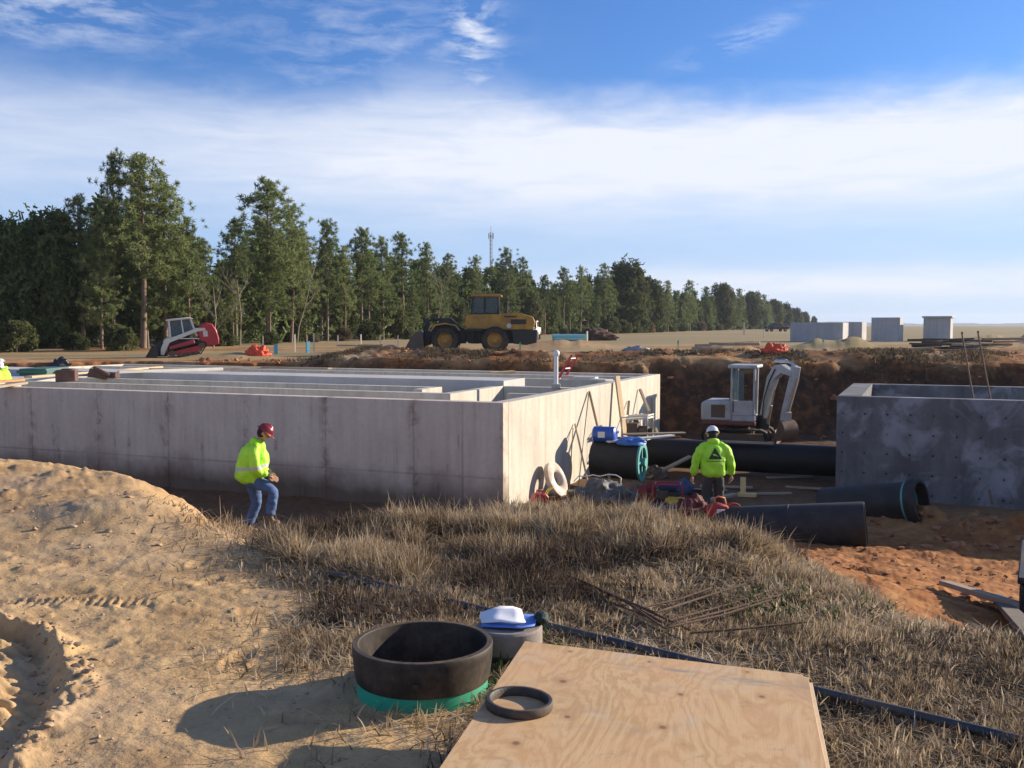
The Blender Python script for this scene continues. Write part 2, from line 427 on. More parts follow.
def make_ground():
    a_front=np.arange(-33,33.01,.082); a_side=np.concatenate([np.arange(-180,-33,3.0),a_front,np.arange(33.5,180,3.0)])
    ang=np.radians(a_side)
    rs=[0.4,.8,1.2,1.6,2.0,2.3]; r=2.5
    while r<46:
        rs.append(r); r+=min(max(r*r*1.35/1600,.008),.13)
    while r<5000: rs.append(r); r*=1.035
    rs.append(5200.)
    rs=np.array(rs)
    A,RR=np.meshgrid(ang,rs)
    x=RR*np.sin(A); y=RR*np.cos(A)
    h,mk=H(x,y,True)
    nr,na=x.shape
    co=np.stack([x,y,h],-1).reshape(-1,3)
    centre=np.array([[0,0,0.]]); co=np.concatenate([co,centre])
    idx=np.arange(nr*na).reshape(nr,na)
    i0=idx[:-1,:]; i1=idx[1:,:]
    q=np.stack([i0,i1,np.roll(i1,-1,1),np.roll(i0,-1,1)],-1).reshape(-1,4)[:, ::-1]
    me=bpy.data.meshes.new('ground')
    me.vertices.add(len(co)); me.vertices.foreach_set('co',co.ravel())
    tri=np.stack([idx[0],np.roll(idx[0],-1),np.full(na,nr*na)],-1)[:, ::-1]
    loops=np.concatenate([q.ravel(),tri.ravel()])
    starts=np.concatenate([np.arange(len(q))*4,len(q)*4+np.arange(na)*3])
    me.loops.add(len(loops)); me.loops.foreach_set('vertex_index',loops)
    me.polygons.add(len(starts)); me.polygons.foreach_set('loop_start',starts)
    me.update(calc_edges=True); me.validate()
    me.polygons.foreach_set('use_smooth',np.ones(len(me.polygons),bool))
    gd,gh,g1=grass_field(x,y)
    sd=mk['sd']
    right_clay=ss(1.2,2.0,x+.3*fbm(x,y,301,3))*ss(-.25,.3,sd)*(1-ss(17,22,y))
    field=ss(43,50,y+fbm(x*.08,y*.3,303,3)*5)
    strip=np.exp(-((y-62-x*.15)/7)**2)                 # pale dirt track across the field
    field=field*(1-.85*strip)
    field=np.where(y<0,0,field)
    cl_far=np.clip(ss(30,36,y)*(1-field)*(1-mk['tt'])*(.85+fbm(x*.5,y*.5,305,4)*1.3)+mk['mound']*.15+.12*(1-ss(8,12,y)),0,1)
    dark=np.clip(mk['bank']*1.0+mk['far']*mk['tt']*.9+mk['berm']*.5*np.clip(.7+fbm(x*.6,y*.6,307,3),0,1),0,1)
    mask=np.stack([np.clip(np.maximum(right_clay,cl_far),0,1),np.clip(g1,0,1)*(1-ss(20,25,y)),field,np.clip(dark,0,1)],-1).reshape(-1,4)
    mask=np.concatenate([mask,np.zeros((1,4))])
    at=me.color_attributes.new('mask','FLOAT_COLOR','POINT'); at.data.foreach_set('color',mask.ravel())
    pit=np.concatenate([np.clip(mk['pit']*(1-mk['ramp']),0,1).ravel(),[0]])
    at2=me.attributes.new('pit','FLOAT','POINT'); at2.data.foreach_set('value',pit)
    m,t,b=nt('ground_soil'); g=NG(t)
    mkc=g.n('ShaderNodeAttribute',attribute_name='mask'); s=g.n('ShaderNodeSeparateColor',ins={0:mkc.outputs['Color']})
    clay,grs,fld=s.outputs; dk=mkc.outputs['Alpha']; pitf=g.n('ShaderNodeAttribute',attribute_name='pit').outputs['Fac']
    P=g.n('ShaderNodeNewGeometry').outputs['Position']
    n1=g.noise(P,.9,6,.6); n2=g.noise(P,7,6,.65); n3=g.noise(P,42,4,.6); n4=g.noise(P,.05,4,.5); n5=g.noise(P,2.6,8,.7,.4)
    sand=g.ramp(n5,[(.28,(.33,.20,.09)),(.45,(.49,.33,.16)),(.6,(.59,.41,.20)),(.78,(.68,.51,.28))])
    sand=g.mix(g.mapr(n3,.3,.7,.0,.36),sand,(.36,.235,.13))
    sand=g.mix(g.math('MULTIPLY',g.mapr(n1,.45,.7),.35),sand,(.56,.46,.34))
    clayc=g.ramp(n5,[(.25,(.10,.036,.014)),(.45,(.27,.105,.032)),(.6,(.42,.195,.062)),(.8,(.54,.33,.14))])
    clayc=g.mix(g.mapr(n3,.35,.75,0,.4),clayc,(.2,.07,.03))
    straw=g.ramp(n2,[(.3,(.07,.05,.03)),(.5,(.16,.115,.06)),(.7,(.27,.2,.115))])
    fieldc=g.ramp(g.noise(g.vec(P,(.03,.35,1)),1,6,.6),[(.3,(.21,.165,.08)),(.5,(.30,.235,.12)),(.7,(.40,.30,.17))])
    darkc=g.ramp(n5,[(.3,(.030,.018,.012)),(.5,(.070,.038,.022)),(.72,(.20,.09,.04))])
    c=g.mix(clay,sand,clayc)
    c=g.mix(g.math('MULTIPLY',grs,.85),c,straw)
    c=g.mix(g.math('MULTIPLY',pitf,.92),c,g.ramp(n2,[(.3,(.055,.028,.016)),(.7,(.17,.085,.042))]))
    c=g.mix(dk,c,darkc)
    c=g.mix(fld,c,fieldc)
    t.links.new(c,b.inputs['Base Color']); b.inputs['Roughness'].default_value=.95; b.inputs['Specular IOR Level'].default_value=.15
    hh=g.math('ADD',g.math('MULTIPLY',n2,.6),g.math('MULTIPLY',n3,.25))
    t.links.new(g.bump(hh,.55,.035),b.inputs['Normal'])
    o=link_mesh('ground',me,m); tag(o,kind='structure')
    return o
make_ground()
# a low wooded rise along the horizon
def far_ridge():
    vs=[];fs=[]; N=400
    for i in range(N+1):
        a=R(-75+150*i/N); rr=3600
        hgt=7+6*float(fbm(np.array([i*.13]),np.array([2.]),7,4)[0])+3*float(vnoise(np.array([i*1.7]),np.array([1.]),3)[0])
        for (rad,z) in ((rr-60,-1),(rr,hgt),(rr+300,hgt*.8),(rr+330,-1)): vs.append((rad*math.sin(a),rad*math.cos(a),z))
    for i in range(N):
        for k in range(3): fs.append((i*4+k,i*4+k+1,i*4+k+5,i*4+k+4))
    m=pmat('far_woods',(.03,.055,.05),.95,.3,.02,0)
    o=MB().add(vs,fs).build('hills',m,smooth=60); tag(o,kind='structure')
far_ridge()
# ================= concrete =================
def concrete_mat(name, base, base2, joints=None, holes=None, wet=0, streak=.35, pale=0, efflo=0, rust=.25):
    m,t,b=nt(name); g=NG(t)
    tc=g.n('ShaderNodeTexCoord').outputs['Object']
    s=g.n('ShaderNodeSeparateXYZ',ins={0:tc}); x,y,z=s.outputs
    n1=g.noise(tc,.8,6,.62); n2=g.noise(tc,9,5,.6); n3=g.noise(g.vec(tc,(2.4,2.4,.22)),1.6,6,.6); n4=g.noise(tc,2.2,7,.7,.5)
    c=g.mix(g.mapr(n1,.3,.7),base,base2)
    c=g.mix(g.math('MULTIPLY',g.mapr(n3,.45,.72),streak),c,tuple(v*.5 for v in base))
    c=g.mix(g.math('MULTIPLY',g.mapr(n2,.4,.75),.22),c,tuple(v*.6 for v in base))
    if rust:
        c=g.mix(g.math('MULTIPLY',g.math('MULTIPLY',g.mapr(n3,.58,.68),g.mapr(n4,.5,.66)),rust*2),c,(.16,.08,.05))
    if pale: c=g.mix(g.math('MULTIPLY',g.mapr(n4,.5,.7),pale),c,(.62,.58,.5))
    if efflo:
        c=g.mix(g.math('MULTIPLY',g.mapr(g.noise(tc,1.1,7,.62,.8),.5,.62),efflo),c,(.42,.43,.46))
        c=g.mix(g.math('MULTIPLY',g.mapr(g.noise(g.vec(tc,(1,1,.6)),.7,5,.6),.48,.66),.35),c,(.08,.075,.07))
    jm=None
    if joints:
        off,per,zj,extra=joints
        wv=g.math('MULTIPLY',g.math('SUBTRACT',n2,.5),.012)
        xx=g.math('ADD',g.math('ADD',x,off),wv)
        md=g.math('ABSOLUTE',g.math('SUBTRACT',g.math('FRACT',g.math('DIVIDE',xx,per)),.5))   # .5 at multiples
        jx=g.mapr(g.math('MULTIPLY',g.math('SUBTRACT',.5,md),per),.008,.035,1,0)
        jx=g.math('MULTIPLY',jx,g.mapr(n3,.3,.55,.35,1))
        jl=g.math('MULTIPLY',g.mapr(g.math('ABSOLUTE',g.math('SUBTRACT',g.math('ADD',z,wv),zj)),.006,.03,1,0),.75)
        jm=g.math('MAXIMUM',jx,jl)
        for xe in extra:
            jm=g.math('MAXIMUM',jm,g.mapr(g.math('ABSOLUTE',g.math('SUBTRACT',g.math('ADD',x,wv),xe)),.008,.04,1,0))
        jm=g.math('MULTIPLY',jm,g.mapr(g.noise(tc,1.7,4,.6),.35,.62,.25,1))
        pn=g.n('ShaderNodeTexWhiteNoise',noise_dimensions='1D',ins={'W':g.math('FLOOR',g.math('DIVIDE',xx,per))}).outputs['Value']
        c=g.mix(g.math('MULTIPLY',pn,.28),c,tuple(v*.6 for v in base))
        c=g.mix(g.math('MULTIPLY',jm,.42),c,(.11,.08,.06))
        # rusty bleeding beside the joints
        bl=g.mapr(g.math('MULTIPLY',g.math('SUBTRACT',.5,md),per),.0,.22,1,0)
        c=g.mix(g.math('MULTIPLY',g.math('MULTIPLY',bl,g.mapr(n4,.46,.6)),.55),c,(.11,.055,.04))
    hm=None
    if holes:
        px_,pz_,ox,oz,rad=holes
        fx=g.math('SUBTRACT',g.math('FRACT',g.math('DIVIDE',g.math('ADD',x,ox),px_)),.5)
        fz=g.math('SUBTRACT',g.math('FRACT',g.math('DIVIDE',g.math('ADD',z,oz),pz_)),.5)
        dd=g.math('SQRT',g.math('ADD',g.math('POWER',g.math('MULTIPLY',fx,px_),2.0),g.math('POWER',g.math('MULTIPLY',fz,pz_),2.0)))
        hm=g.mapr(dd,rad*.7,rad*1.3,1,0)
        halo=g.math('MULTIPLY',g.mapr(dd,rad*1.2,rad*4.5,1,0),g.mapr(n4,.42,.62,0,.5))
        c=g.mix(g.math('MULTIPLY',halo,.6),c,(.06,.055,.055))
        c=g.mix(g.math('MULTIPLY',hm,g.mapr(n2,.35,.6,.45,1)),c,(.02,.018,.018))
    if wet:
        wf=g.math('MULTIPLY',g.mapr(g.math('ADD',z,g.math('MULTIPLY',g.math('SUBTRACT',n1,.5),.9)),-1.35,-2.0,0,1),wet)
        c=g.mix(wf,c,(.075,.052,.035))
    t.links.new(c,b.inputs['Base Color']); b.inputs['Roughness'].default_value=.88; b.inputs['Specular IOR Level'].default_value=.25
    h=g.math('ADD',g.math('MULTIPLY',n2,.5),g.math('MULTIPLY',n1,.4))
    if jm is not None: h=g.math('SUBTRACT',h,g.math('MULTIPLY',jm,.8))
    if hm is not None: h=g.math('SUBTRACT',h,g.math('MULTIPLY',hm,2))
    t.links.new(g.bump(h,.35,.012),b.inputs['Normal'])
    return m
M_wall=concrete_mat('concrete_formed',(.60,.495,.40),(.73,.63,.525),joints=(2.03,2.15,-1.5,(-.9,)),wet=.85,streak=.4,rust=.75)
M_conc=concrete_mat('concrete_new',(.50,.455,.375),(.64,.59,.495),streak=.45,pale=.2,rust=.25)
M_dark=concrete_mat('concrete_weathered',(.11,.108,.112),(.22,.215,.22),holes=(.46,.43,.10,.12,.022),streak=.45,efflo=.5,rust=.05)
M_slab=concrete_mat('concrete_slab',(.44,.42,.39),(.58,.56,.53),streak=.0,rust=.0)
M_vault=concrete_mat('concrete_precast',(.40,.40,.40),(.52,.51,.50),streak=.3,rust=.0)
def walls_ring(x0,x1,y0,y1,z0,z1,t,tl=None,mats=(0,1)):
    """four walls butted end to end; outer long faces carry material 0"""
    tl=tl or t
    b=MB(); b.cur=0
    b.bb(x0,x1,y0,y0+t,z0,z1)
    b.cur=1
    b.bb(x1-t,x1,y0+t,y1-t,z0,z1); b.bb(x0,x0+tl,y0+t,y1-t,z0,z1)
    b.bb(x0,x1,y1-t,y1,z0,z1)
    return b
ZF=-2.35
tank=thing('concrete_tank','long new concrete settling tank with open channels set in the excavation','concrete tank',(T1.x,T1.y,0),-TA)
# outer walls: the long face is one mesh, the others another (they differ in finish)
L=22; Wd=12.8; ZT=.04
b=MB().bb(-L,0,0,.3,ZF,ZT)
o=b.build('front_wall',M_wall,tank,bevel=.012)
b=MB().bb(-.3,0,.302,Wd-.3,ZF,ZT); o=b.build('side_wall',M_conc,tank,bevel=.012); o['label']='sunlit pale end wall'
b=MB().bb(-L,-L+.3,.302,Wd-.3,ZF,ZT).build('side_wall',M_conc,tank,bevel=.012)
b=MB().bb(-L,0,Wd-.298,Wd,ZF,ZT).build('rear_wall',M_conc,tank,bevel=.012)
MB().bb(-L+.3,-.3,.3,Wd-.3,ZF,-2.12).build('floor_slab',M_slab,tank)
def part(x0,x1,y0,y1,z1=ZT,z0=-2.12,mat=None,nm='partition_wall'):
    return MB().bb(x0,x1,y0,y1,z0,z1).build(nm,mat or M_conc,tank,bevel=.012)
part(-15.5,-2.45,2.1,2.35,z1=.035)
part(-2.45,-2.2,2.1,5.2,z1=.038)
part(-15.9,-3.75,4.05,4.3,z1=.036)
part(-3.75,-3.5,3.2,4.3,z1=.037)
part(-2.2,-.3,5.2,5.45,z1=.03)
part(-22+.3,-2.2,5.22,6.7,z1=.17,nm='channel_deck',mat=M_slab)
part(-21.7,-.3,8.9,9.15,z1=.03)
part(-21.7,-.3,10.9,11.15,z1=.032)
part(-21.7,-15.9,.3,5.2,z1=.03,nm='end_deck',mat=M_slab)
part(-21.7,-16.0,6.7,8.9,z1=.028,nm='end_deck',mat=M_slab)
part(-1.15,-.3,2.9,3.1,z1=.02,nm='beam_stub')
# notches of pipe sleeves etc. kept plain
def local(tk,x,y,z=0):
    return Vector(tk.location)+ex*x+ey*y+Vector((0,0,z))
# right tank
tank2=thing('concrete_tank','darker weathered concrete tank with rows of form tie holes on its shaded face','concrete tank',(T2.x,T2.y,0),-TA)
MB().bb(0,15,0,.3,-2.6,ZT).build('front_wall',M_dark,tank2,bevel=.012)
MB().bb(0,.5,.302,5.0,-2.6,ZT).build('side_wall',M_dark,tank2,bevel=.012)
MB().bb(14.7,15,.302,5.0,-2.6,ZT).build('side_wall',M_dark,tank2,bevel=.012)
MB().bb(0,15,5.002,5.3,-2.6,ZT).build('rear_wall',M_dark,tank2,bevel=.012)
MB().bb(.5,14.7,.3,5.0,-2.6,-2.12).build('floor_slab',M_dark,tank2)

# ================= precast vaults on the field =================
def vault(label,px0,px1,ytop,ybot,depth,side,lid=False,name='concrete_vault'):
    pb=on(px0,ybot,.2); Y=pb.y
    x0=dp(px0,ybot,Y).x; x1=dp(px1-side,ybot,Y).x; zt=dp(px0,ytop,Y).z; zb=hz((x0+x1)/2,Y)-.1
    wd=x1-x0; o=thing(name,label,'concrete vault',(x0,Y,zb),R(0) )
    o.rotation_euler=(0,0,R(-30))
    h=zt-zb; tk=.15; bd=MB()
    bd.bb(0,wd,0,tk,0,h).bb(0,wd,depth-tk,depth,0,h).bb(0,tk,tk,depth-tk,0,h-.003).bb(wd-tk,wd,tk,depth-tk,0,h-.003).bb(tk,wd-tk,tk,depth-tk,0,.12)
    for k in range(1,int(wd/1.6)+1):       # cast ribs / seams
        xx=wd*k/(int(wd/1.6)+1); bd.bb(xx-.04,xx+.04,-.03,0,0,h-.05)
    bd.build('vault_box',M_vault,o,bevel=.02)
    if lid:
        MB().bb(-.12,wd+.12,-.12,depth+.12,h,h+.16).build('lid',M_vault,o,bevel=.02)
    return o
vault('long low pale concrete vault, leftmost of the row on the field',790,842,322.5,341.5,2.2,1)
vault('short low cream concrete vault standing against the long one',843,865,322,340,2.2,4)
vault('tall square grey concrete vault without overhanging lid',871,900,317.5,341,1.8,2)
vault('tall dark concrete vault with an overhanging lid',923,951,318,341,1.8,3,lid=True)

# ================= bits on the tank =================
M_pvcw=pmat('white_plastic',(.72,.72,.70),.4,.08,8,.03)
p=dp(556,387,0); Yv=gp(556,387,.05).y; p=dp(556,387,Yv)
o=thing('vent_post','white capped vent post standing on the tank partition','vent pipe',(p.x,p.y,.03))
MB().tube([(0,0,.08),(0,0,.80)],.055,14).build('post',M_pvcw,o,50)
MB().lathe([(0,.95),(.05,.94),(.085,.90),(.09,.86),(.08,.81),(.055,.79)],16).build('cap',M_pvcw,o,60)
MB().bb(-.11,.11,-.11,.11,0,.1).build('base_block',M_conc,o,bevel=.01)
# red ladder
M_red=pmat('red_fibreglass',(.55,.05,.04),.45,.15,9,.05)
M_alu=pmat('aluminium',(.62,.63,.64),.35,.1,9,.05,metal=.8)
def ladder(foot,top,sep,name,label,n=9):
    o=thing(name,label,'ladder',foot)
    f=Vector((0,0,0)); tt=Vector(top)-Vector(foot); s_=Vector(sep)/2
    ax=tt.normalized()
    for sg in (-1,1): MB().tube([f+s_*sg,tt+s_*sg],.042,6).build('rail',M_red,o)
    for k in range(n):
        q=tt*((k+.6)/n); MB().tube([q-s_,q+s_],.022,6).build('rung',M_alu,o)
    return o
a=dp(563,376,31.0); tp=dp(575,354.5,31.0); dirv=(tp-a).normalized(); ft=a+dirv*((-2.1-a.z)/dirv.z)
ladder(ft,tp,(.22,.40,0),'ladder','red ladder rising out of the far channel of the tank')
# timber of all kinds
M_lum=pmat('sawn_lumber',(.50,.36,.20),.75,.25,4,.15,stretch=(.3,3,3))
M_lum2=pmat('weathered_lumber',(.33,.26,.18),.85,.3,4,.2,stretch=(.3,3,3))
M_dlum=pmat('dark_lumber',(.10,.075,.055),.9,.4,5,.2)
M_wht=pmat('pale_board',(.66,.62,.54),.7,.1,4,.1)
def plank(a,b,w,th,label,mat,group=None,name='plank',cat='plank',roll=0,notch=0):
    a=Vector(a);b=Vector(b);d=b-a;Ln=d.length
    o=MB().bb(-Ln/2,Ln/2,-w/2,w/2,-th/2,th/2).build(name,mat,bevel=min(w,th)*.12)
    q=d.to_track_quat('X','Z'); o.rotation_mode='QUATERNION'; o.rotation_quaternion=q @ Euler((roll,0,0)).to_quaternion(); o.location=(a+b)/2
    return tag(o,label,cat,group)
plank(local(tank,-.9,8.7,.06),local(tank,.0-.35,8.4,.06),.3,.05,'short white plank lying on the tank wall below the red ladder',M_wht)
plank(local(tank,-1.6,9.05,.09),local(tank,-.9,9.0,.09),.25,.05,'pale board on the tank partition left of its end wall',M_wht)
plank(dp(490,373,33.0),dp(514,371.5,33.3),.35,.06,'flat pale board across the rear wall of the tank behind the loader',M_lum)
# things on the far left deck
plank(gp(-6,387,.09),gp(24,383,.09),.22,.06,'nearest brown board on the deck at the left edge',M_lum2)
plank(gp(-8,382,.12),gp(22,380,.12),.22,.06,'orange-brown board behind the nearest one at the left edge',pmat('orange_board',(.5,.25,.1),.8))
plank(gp(28,377,.14),gp(160,367,.10),.25,.06,'long pale timber lying along the far left edge of the tank',M_lum)
plank(gp(118,372,.2),gp(222,369,.2),.2,.09,'second long pale timber right of the brown block',M_wht)
plank(gp(150,369,.24),gp(270,367.5,.2),.25,.05,'thin board lying behind the channels of the tank',M_lum2)
plank(gp(245,367,.2),gp(330,368.5,.25),.2,.05,'thin grey board nearest to the orange fencing heap',M_lum2)
M_brn=pmat('brown_block',(.12,.07,.055),.9,.3,6,.2)
o=MB(); pp=gp(67,381,.05); o.box((0,0,.16),(.52,.4,.32),(0,0,.2)).box((.04,.0,.335),(.3,.3,.04),(0,0,.1)); o=o.build('rubble_block',M_brn,bevel=.03); o.location=(pp.x,pp.y,.04); tag(o,'dark brown square block on the left part of the tank','block')
pp=gp(98,373,.2); o=MB().box((0,0,.12),(.5,.25,.24),(0,.2,.3)).box((.4,.1,.08),(.35,.2,.16),(0,0,-.4)).box((.15,-.1,.2),(.5,.1,.1),(0,.5,.1)); o=o.build('scrap_timber',M_brn,bevel=.02); o.location=(pp.x,pp.y,.05); tag(o,'small heap of dark timber offcuts beside the brown block','offcuts')
# teal tarp-covered formwork on the left
M_teal=pmat('teal_sheet',(.07,.14,.13),.6,.3,3,.2)
pa=gp(11,376,.05); pb=gp(48,375,.05)
o=thing('form_panel','low teal form panel lying behind the people at the left edge','form panel',(pa.x,pa.y+.5,.03))
wd=pb.x-pa.x
MB().bb(0,wd,0,1.6,0,.22).build('panel_body',M_teal,o,bevel=.02)
MB().bb(-.05,wd+.05,-.06,.0,.08,.17).build('waler',pmat('green_paint',(.03,.16,.07),.5),o,bevel=.01)

# lumpy soft things
def lump(name,label,cat,loc,size,mat,seed=1,rough=.3,freq=2.2,nu=40,nv=22,rz=0,flat=True,group=None,parent=None):
    vs=[];fs=[]; sc=Vector(size)
    from mathutils import noise as mn
    for j in range(nv+1):
        ph=PI*.56*j/nv if flat else PI*j/nv
        for i in range(nu):
            t=2*PI*i/nu
            p=Vector((math.sin(ph)*math.cos(t),math.sin(ph)*math.sin(t),math.cos(ph)))
            q=p*freq+Vector((seed*3.1,seed*1.7,0))
            k=1+rough*(mn.noise(q)*.9+mn.noise(q*2.3)*.55+abs(mn.noise(q*4.7))*.5)
            p=p*k
            vs.append((p.x*sc.x,p.y*sc.y,p.z*sc.z))
    for j in range(nv):
        for i in range(nu):
            i2=(i+1)%nu; fs.append((j*nu+i,(j+1)*nu+i,(j+1)*nu+i2,j*nu+i2))
    o=MB().add(vs,fs).build(name,mat,parent,smooth=70)
    o.location=loc; o.rotation_euler=(0,0,rz)
    if parent is None: tag(o,label,cat,group)
    return o
M_orange=pmat('orange_mesh',(.75,.09,.03),.6,.35,9,.6,.04)
pp=on(258,356,.3); lump('safety_fencing','heap of orange safety fencing by the two blue stakes','safety fencing',(pp.x,pp.y,pp.z),(.55,.4,.45),M_orange,3,.35,2.6)
pp=on(776,354,.5); lump('safety_fencing','heap of orange safety fencing on the bank above the mini excavator','safety fencing',(pp.x,pp.y,pp.z-.05),(.55,.4,.42),M_orange,5,.4,2.6)
M_grey=pmat('grey_tarp',(.30,.30,.29),.5,.25,4,.4,.03)
pp=on(637,351,.5); lump('grey_tarp','crumpled grey tarp on the spoil heap beyond the end wall','tarp',(pp.x,pp.y,pp.z-.05),(.75,.5,.28),M_grey,7,.4,1.8)
M_pink=pmat('pink_sheet',(.55,.22,.15),.6,.15,4,.2)
pp=on(390,352,.3); lump('pink_sheet','faded pink sheet covering a stack left of the loader bucket','tarp',(pp.x,pp.y,pp.z-.05),(.6,.8,.36),M_pink,9,.22,1.5)
pp=on(61,369,.2); lump('rubbish_bag','black rubbish bag behind the far left deck','bag',(pp.x,pp.y,pp.z),(.45,.4,.42),pmat('black_sack',(.02,.018,.02),.35,.3,6,.4),11,.35,2)
pp=on(88,367,.2)
o=thing('water_cooler','small yellow cooler at the foot of the trees','cooler',(pp.x,pp.y,pp.z))
MB().lathe([(0,0),(.17,0),(.2,.05),(.21,.32),(.19,.36)],18).build('cooler_body',pmat('yellow_plastic',(.75,.42,.03),.5,.1),o,50)
MB().lathe([(.2,.36),(.2,.41),(0,.44)],18).build('lid',pmat('red_plastic',(.6,.08,.03),.5,.1),o,50)
# stakes
M_stk=pmat('stake_wood',(.62,.55,.42),.8,.15,6,.1)
M_cyan=pmat('cyan_paint',(.12,.42,.52),.6,.1,6,.05); M_grn=pmat('stake_green',(.14,.45,.22),.7,.1,6,.05)
def stake(px,y0,y1,label,mat,w=.05,group=None,cap=None,tilt=0,name='survey_stake',cat='stake'):
    q=on(px,y1,.3); top=dp(px,y0,q.y); h=top.z-q.z
    o=thing(name,label,cat,(q.x,q.y,q.z-.1),rot=(0,R(tilt),R(px*37%40)),group=group)
    ww=w
    MB().bb(-ww/2,ww/2,-ww/3,ww/3,0,h*.72+.1).build('shaft',mat,o)
    MB().add([(-ww/2,-ww/3,h*.72+.1),(ww/2,-ww/3,h*.72+.1),(ww/2,ww/3,h*.72+.1),(-ww/2,ww/3,h*.72+.1),(-ww/2,-ww/3,h+.06),(ww/2,-ww/3,h+.1),(ww/2,ww/3,h+.1),(-ww/2,ww/3,h+.06)],
        [(0,3,2,1),(4,5,6,7),(0,1,5,4),(1,2,6,5),(2,3,7,6),(3,0,4,7)]).build('head',cap or mat,o)
    return o
GS='pale wooden stakes in a line in front of the trees'
for px,y0,y1 in ((263,336,351),(295,334,352),(314,333,352),(338,335,349),(361,334,348),(380,335,347),(398,335,347)):
    stake(px,y0,y1,'pale wooden survey stake in the line in front of the pine trees',M_stk,.075,GS)
stake(276,344,354,'thick cyan pipe stub beside the orange fencing heap',M_cyan,.2,name='pipe_stub',cat='marker post')
stake(308,341,353,'thick cyan pipe stub right of the other, amid pale stakes',M_cyan,.18,name='pipe_stub',cat='marker post')
stake(678,340,353,'green-topped stake on the bank between the tarp and the lumber',M_stk,.07,cap=M_grn)
stake(744,322,335,'tall wooden stake alone in the field behind the lumber pile',M_stk,.16)
stake(823,338,353,'green-topped stake in front of the long pale vault',M_stk,.07,cap=M_grn)
stake(520,342,352,'green stake just behind the rear wheel of the loader',M_grn,.08)
stake(587,331,341,'white stake at the end of the cyan pipe stack',M_stk,.15)
stake(764,330,338,'short white stake in the far field',M_stk,.12)
# cyan pipe stack at the wood edge
q=on(570,341,.2); pr=.155
base=MB().lathe([(pr,-1.4),(pr,1.4),(pr*.88,1.4),(pr*.88,-1.4)],14,M=Matrix.Rotation(PI/2,4,'Y'),closed=True).build('pvc_pipe',pmat('pvc_cyan',(.30,.60,.55),.4,.1),None,50)
k=0
for r_,nn in ((0,5),(1,4)):
    for j in range(nn):
        o=base if k==0 else base.copy()
        if k: COL.objects.link(o)
        o.location=(q.x+.1*math.sin(k*2.1),q.y+(j+.5*r_)*pr*2.05,q.z+pr+r_*pr*1.75)
        tag(o,'pale cyan pipe in the stack at the edge of the wood','pipe','stacked cyan pipes by the wood'); k+=1
q=on(560,341,.2)
lump('leaf_pile','dark brown brush heap beside the cyan pipe stack','brush heap',(on(596,341,.2).x,q.y+3,q.z-.1),(2.0,1.2,1.0),pmat('brush_brown',(.09,.05,.035),.95,.4,3,.8,.1),4,.4,3)
# lumber piles
def pile(px0,px1,yb,n,label,group,mat,seed,dz=.1,spread=.7,L0=1.2,L1=2.4):
    rr=random.Random(seed)
    for i in range(n):
        px=rr.uniform(px0,px1); q=on(px,yb,.4); i=i//3; a=rr.uniform(-.35,.35)
        Ln=rr.uniform(L0,L1); z=q.z+.05+dz*(i%6)
        c=Vector((q.x,q.y+rr.uniform(0,spread),z)); dv=Vector((math.cos(a),math.sin(a),rr.uniform(-.03,.05)))*Ln/2
        plank(c-dv,c+dv,rr.choice([.2,.3,.4]),rr.choice([.09,.12]),label,mat,group,name='plank')
pile(346,384,352,12,'pale board in the loose lumber pile left of the loader bucket','lumber pile left of the loader',M_lum,3,.1,.9,1.0,1.9)
pile(704,752,353,14,'weathered board in the stack on the bank right of the green stake','lumber stack on the bank',M_lum2,5,.10,.8,.9,1.7)
pile(905,1010,352,22,'dark timber in the long stack in front of the lidded vault','dark timbers before the vaults',M_dlum,8,.11,2.0,1.0,2.4)
pile(880,935,353,6,'pale timber among the dark ones below the square vaults','pale timbers before the vaults',M_lum,12,.12,1.5,.8,1.5)
pile(960,1024,346,7,'grey board on top of the dark timbers at the right edge','grey boards at the right edge',M_lum2,14,.14,1.5,1.2,2.4)
# two thin rods standing in the right tank
for px0,yt,px1,lb in ((962,334,973,'left of two thin rusty rods leaning in the right tank'),(978,333,990,'right of two thin rusty rods leaning in the right tank')):
    bt=dp(px1,396,22.4); tpp=dp(px0,yt,23.6); dd=(bt-tpp).normalized(); bt2=bt+dd*((-2.1-bt.z)/dd.z)
    c=(bt2+tpp)/2
    o=MB().tube([bt2-c,tpp-c],.019,8).tube([tpp-c,tpp-c+Vector((0,0,.05))],.024,8).build('steel_rod',pmat('rusty_steel',(.16,.09,.05),.8,.3,9,.2)); o.location=c; tag(o,lb,'rod')
# radio mast far behind the trees
pm=dp(491,300,330.0); tp=dp(491,226,330.0)
o=thing('radio_mast','thin lattice radio mast rising behind the pine trees','radio mast',(pm.x,330,0))
b=MB(); s_=.42; M_mast=pmat('mast_steel',(.22,.22,.23),.6)
cs=[(s_*math.cos(a),s_*math.sin(a)) for a in (0.3,2.4,4.5)]
hh=tp.z-2
for cx,cy in cs: b.tube([(cx,cy,0),(cx,cy,hh)],.09,5)
zz=0;i=0
while zz<hh-1.4:
    for k in range(3):
        a_=cs[k];b_=cs[(k+1)%3]; b.tube([(a_[0],a_[1],zz),(b_[0],b_[1],zz+1.3)],.05,4)
    zz+=1.3
b.build('lattice',M_mast,o)
b=MB().tube([(0,0,hh),(0,0,hh+2)],.07,5).build('whip_antenna',M_mast,o)
for a in (0.5,2.6,4.7): MB().box((.8*math.cos(a),.8*math.sin(a),hh-1.2),(.3,.12,1.9),(0,0,a)).tube([(0,0,hh-1.2),(.8*math.cos(a),.8*math.sin(a),hh-1.2)],.05,4).build('panel_antenna',M_mast,o)
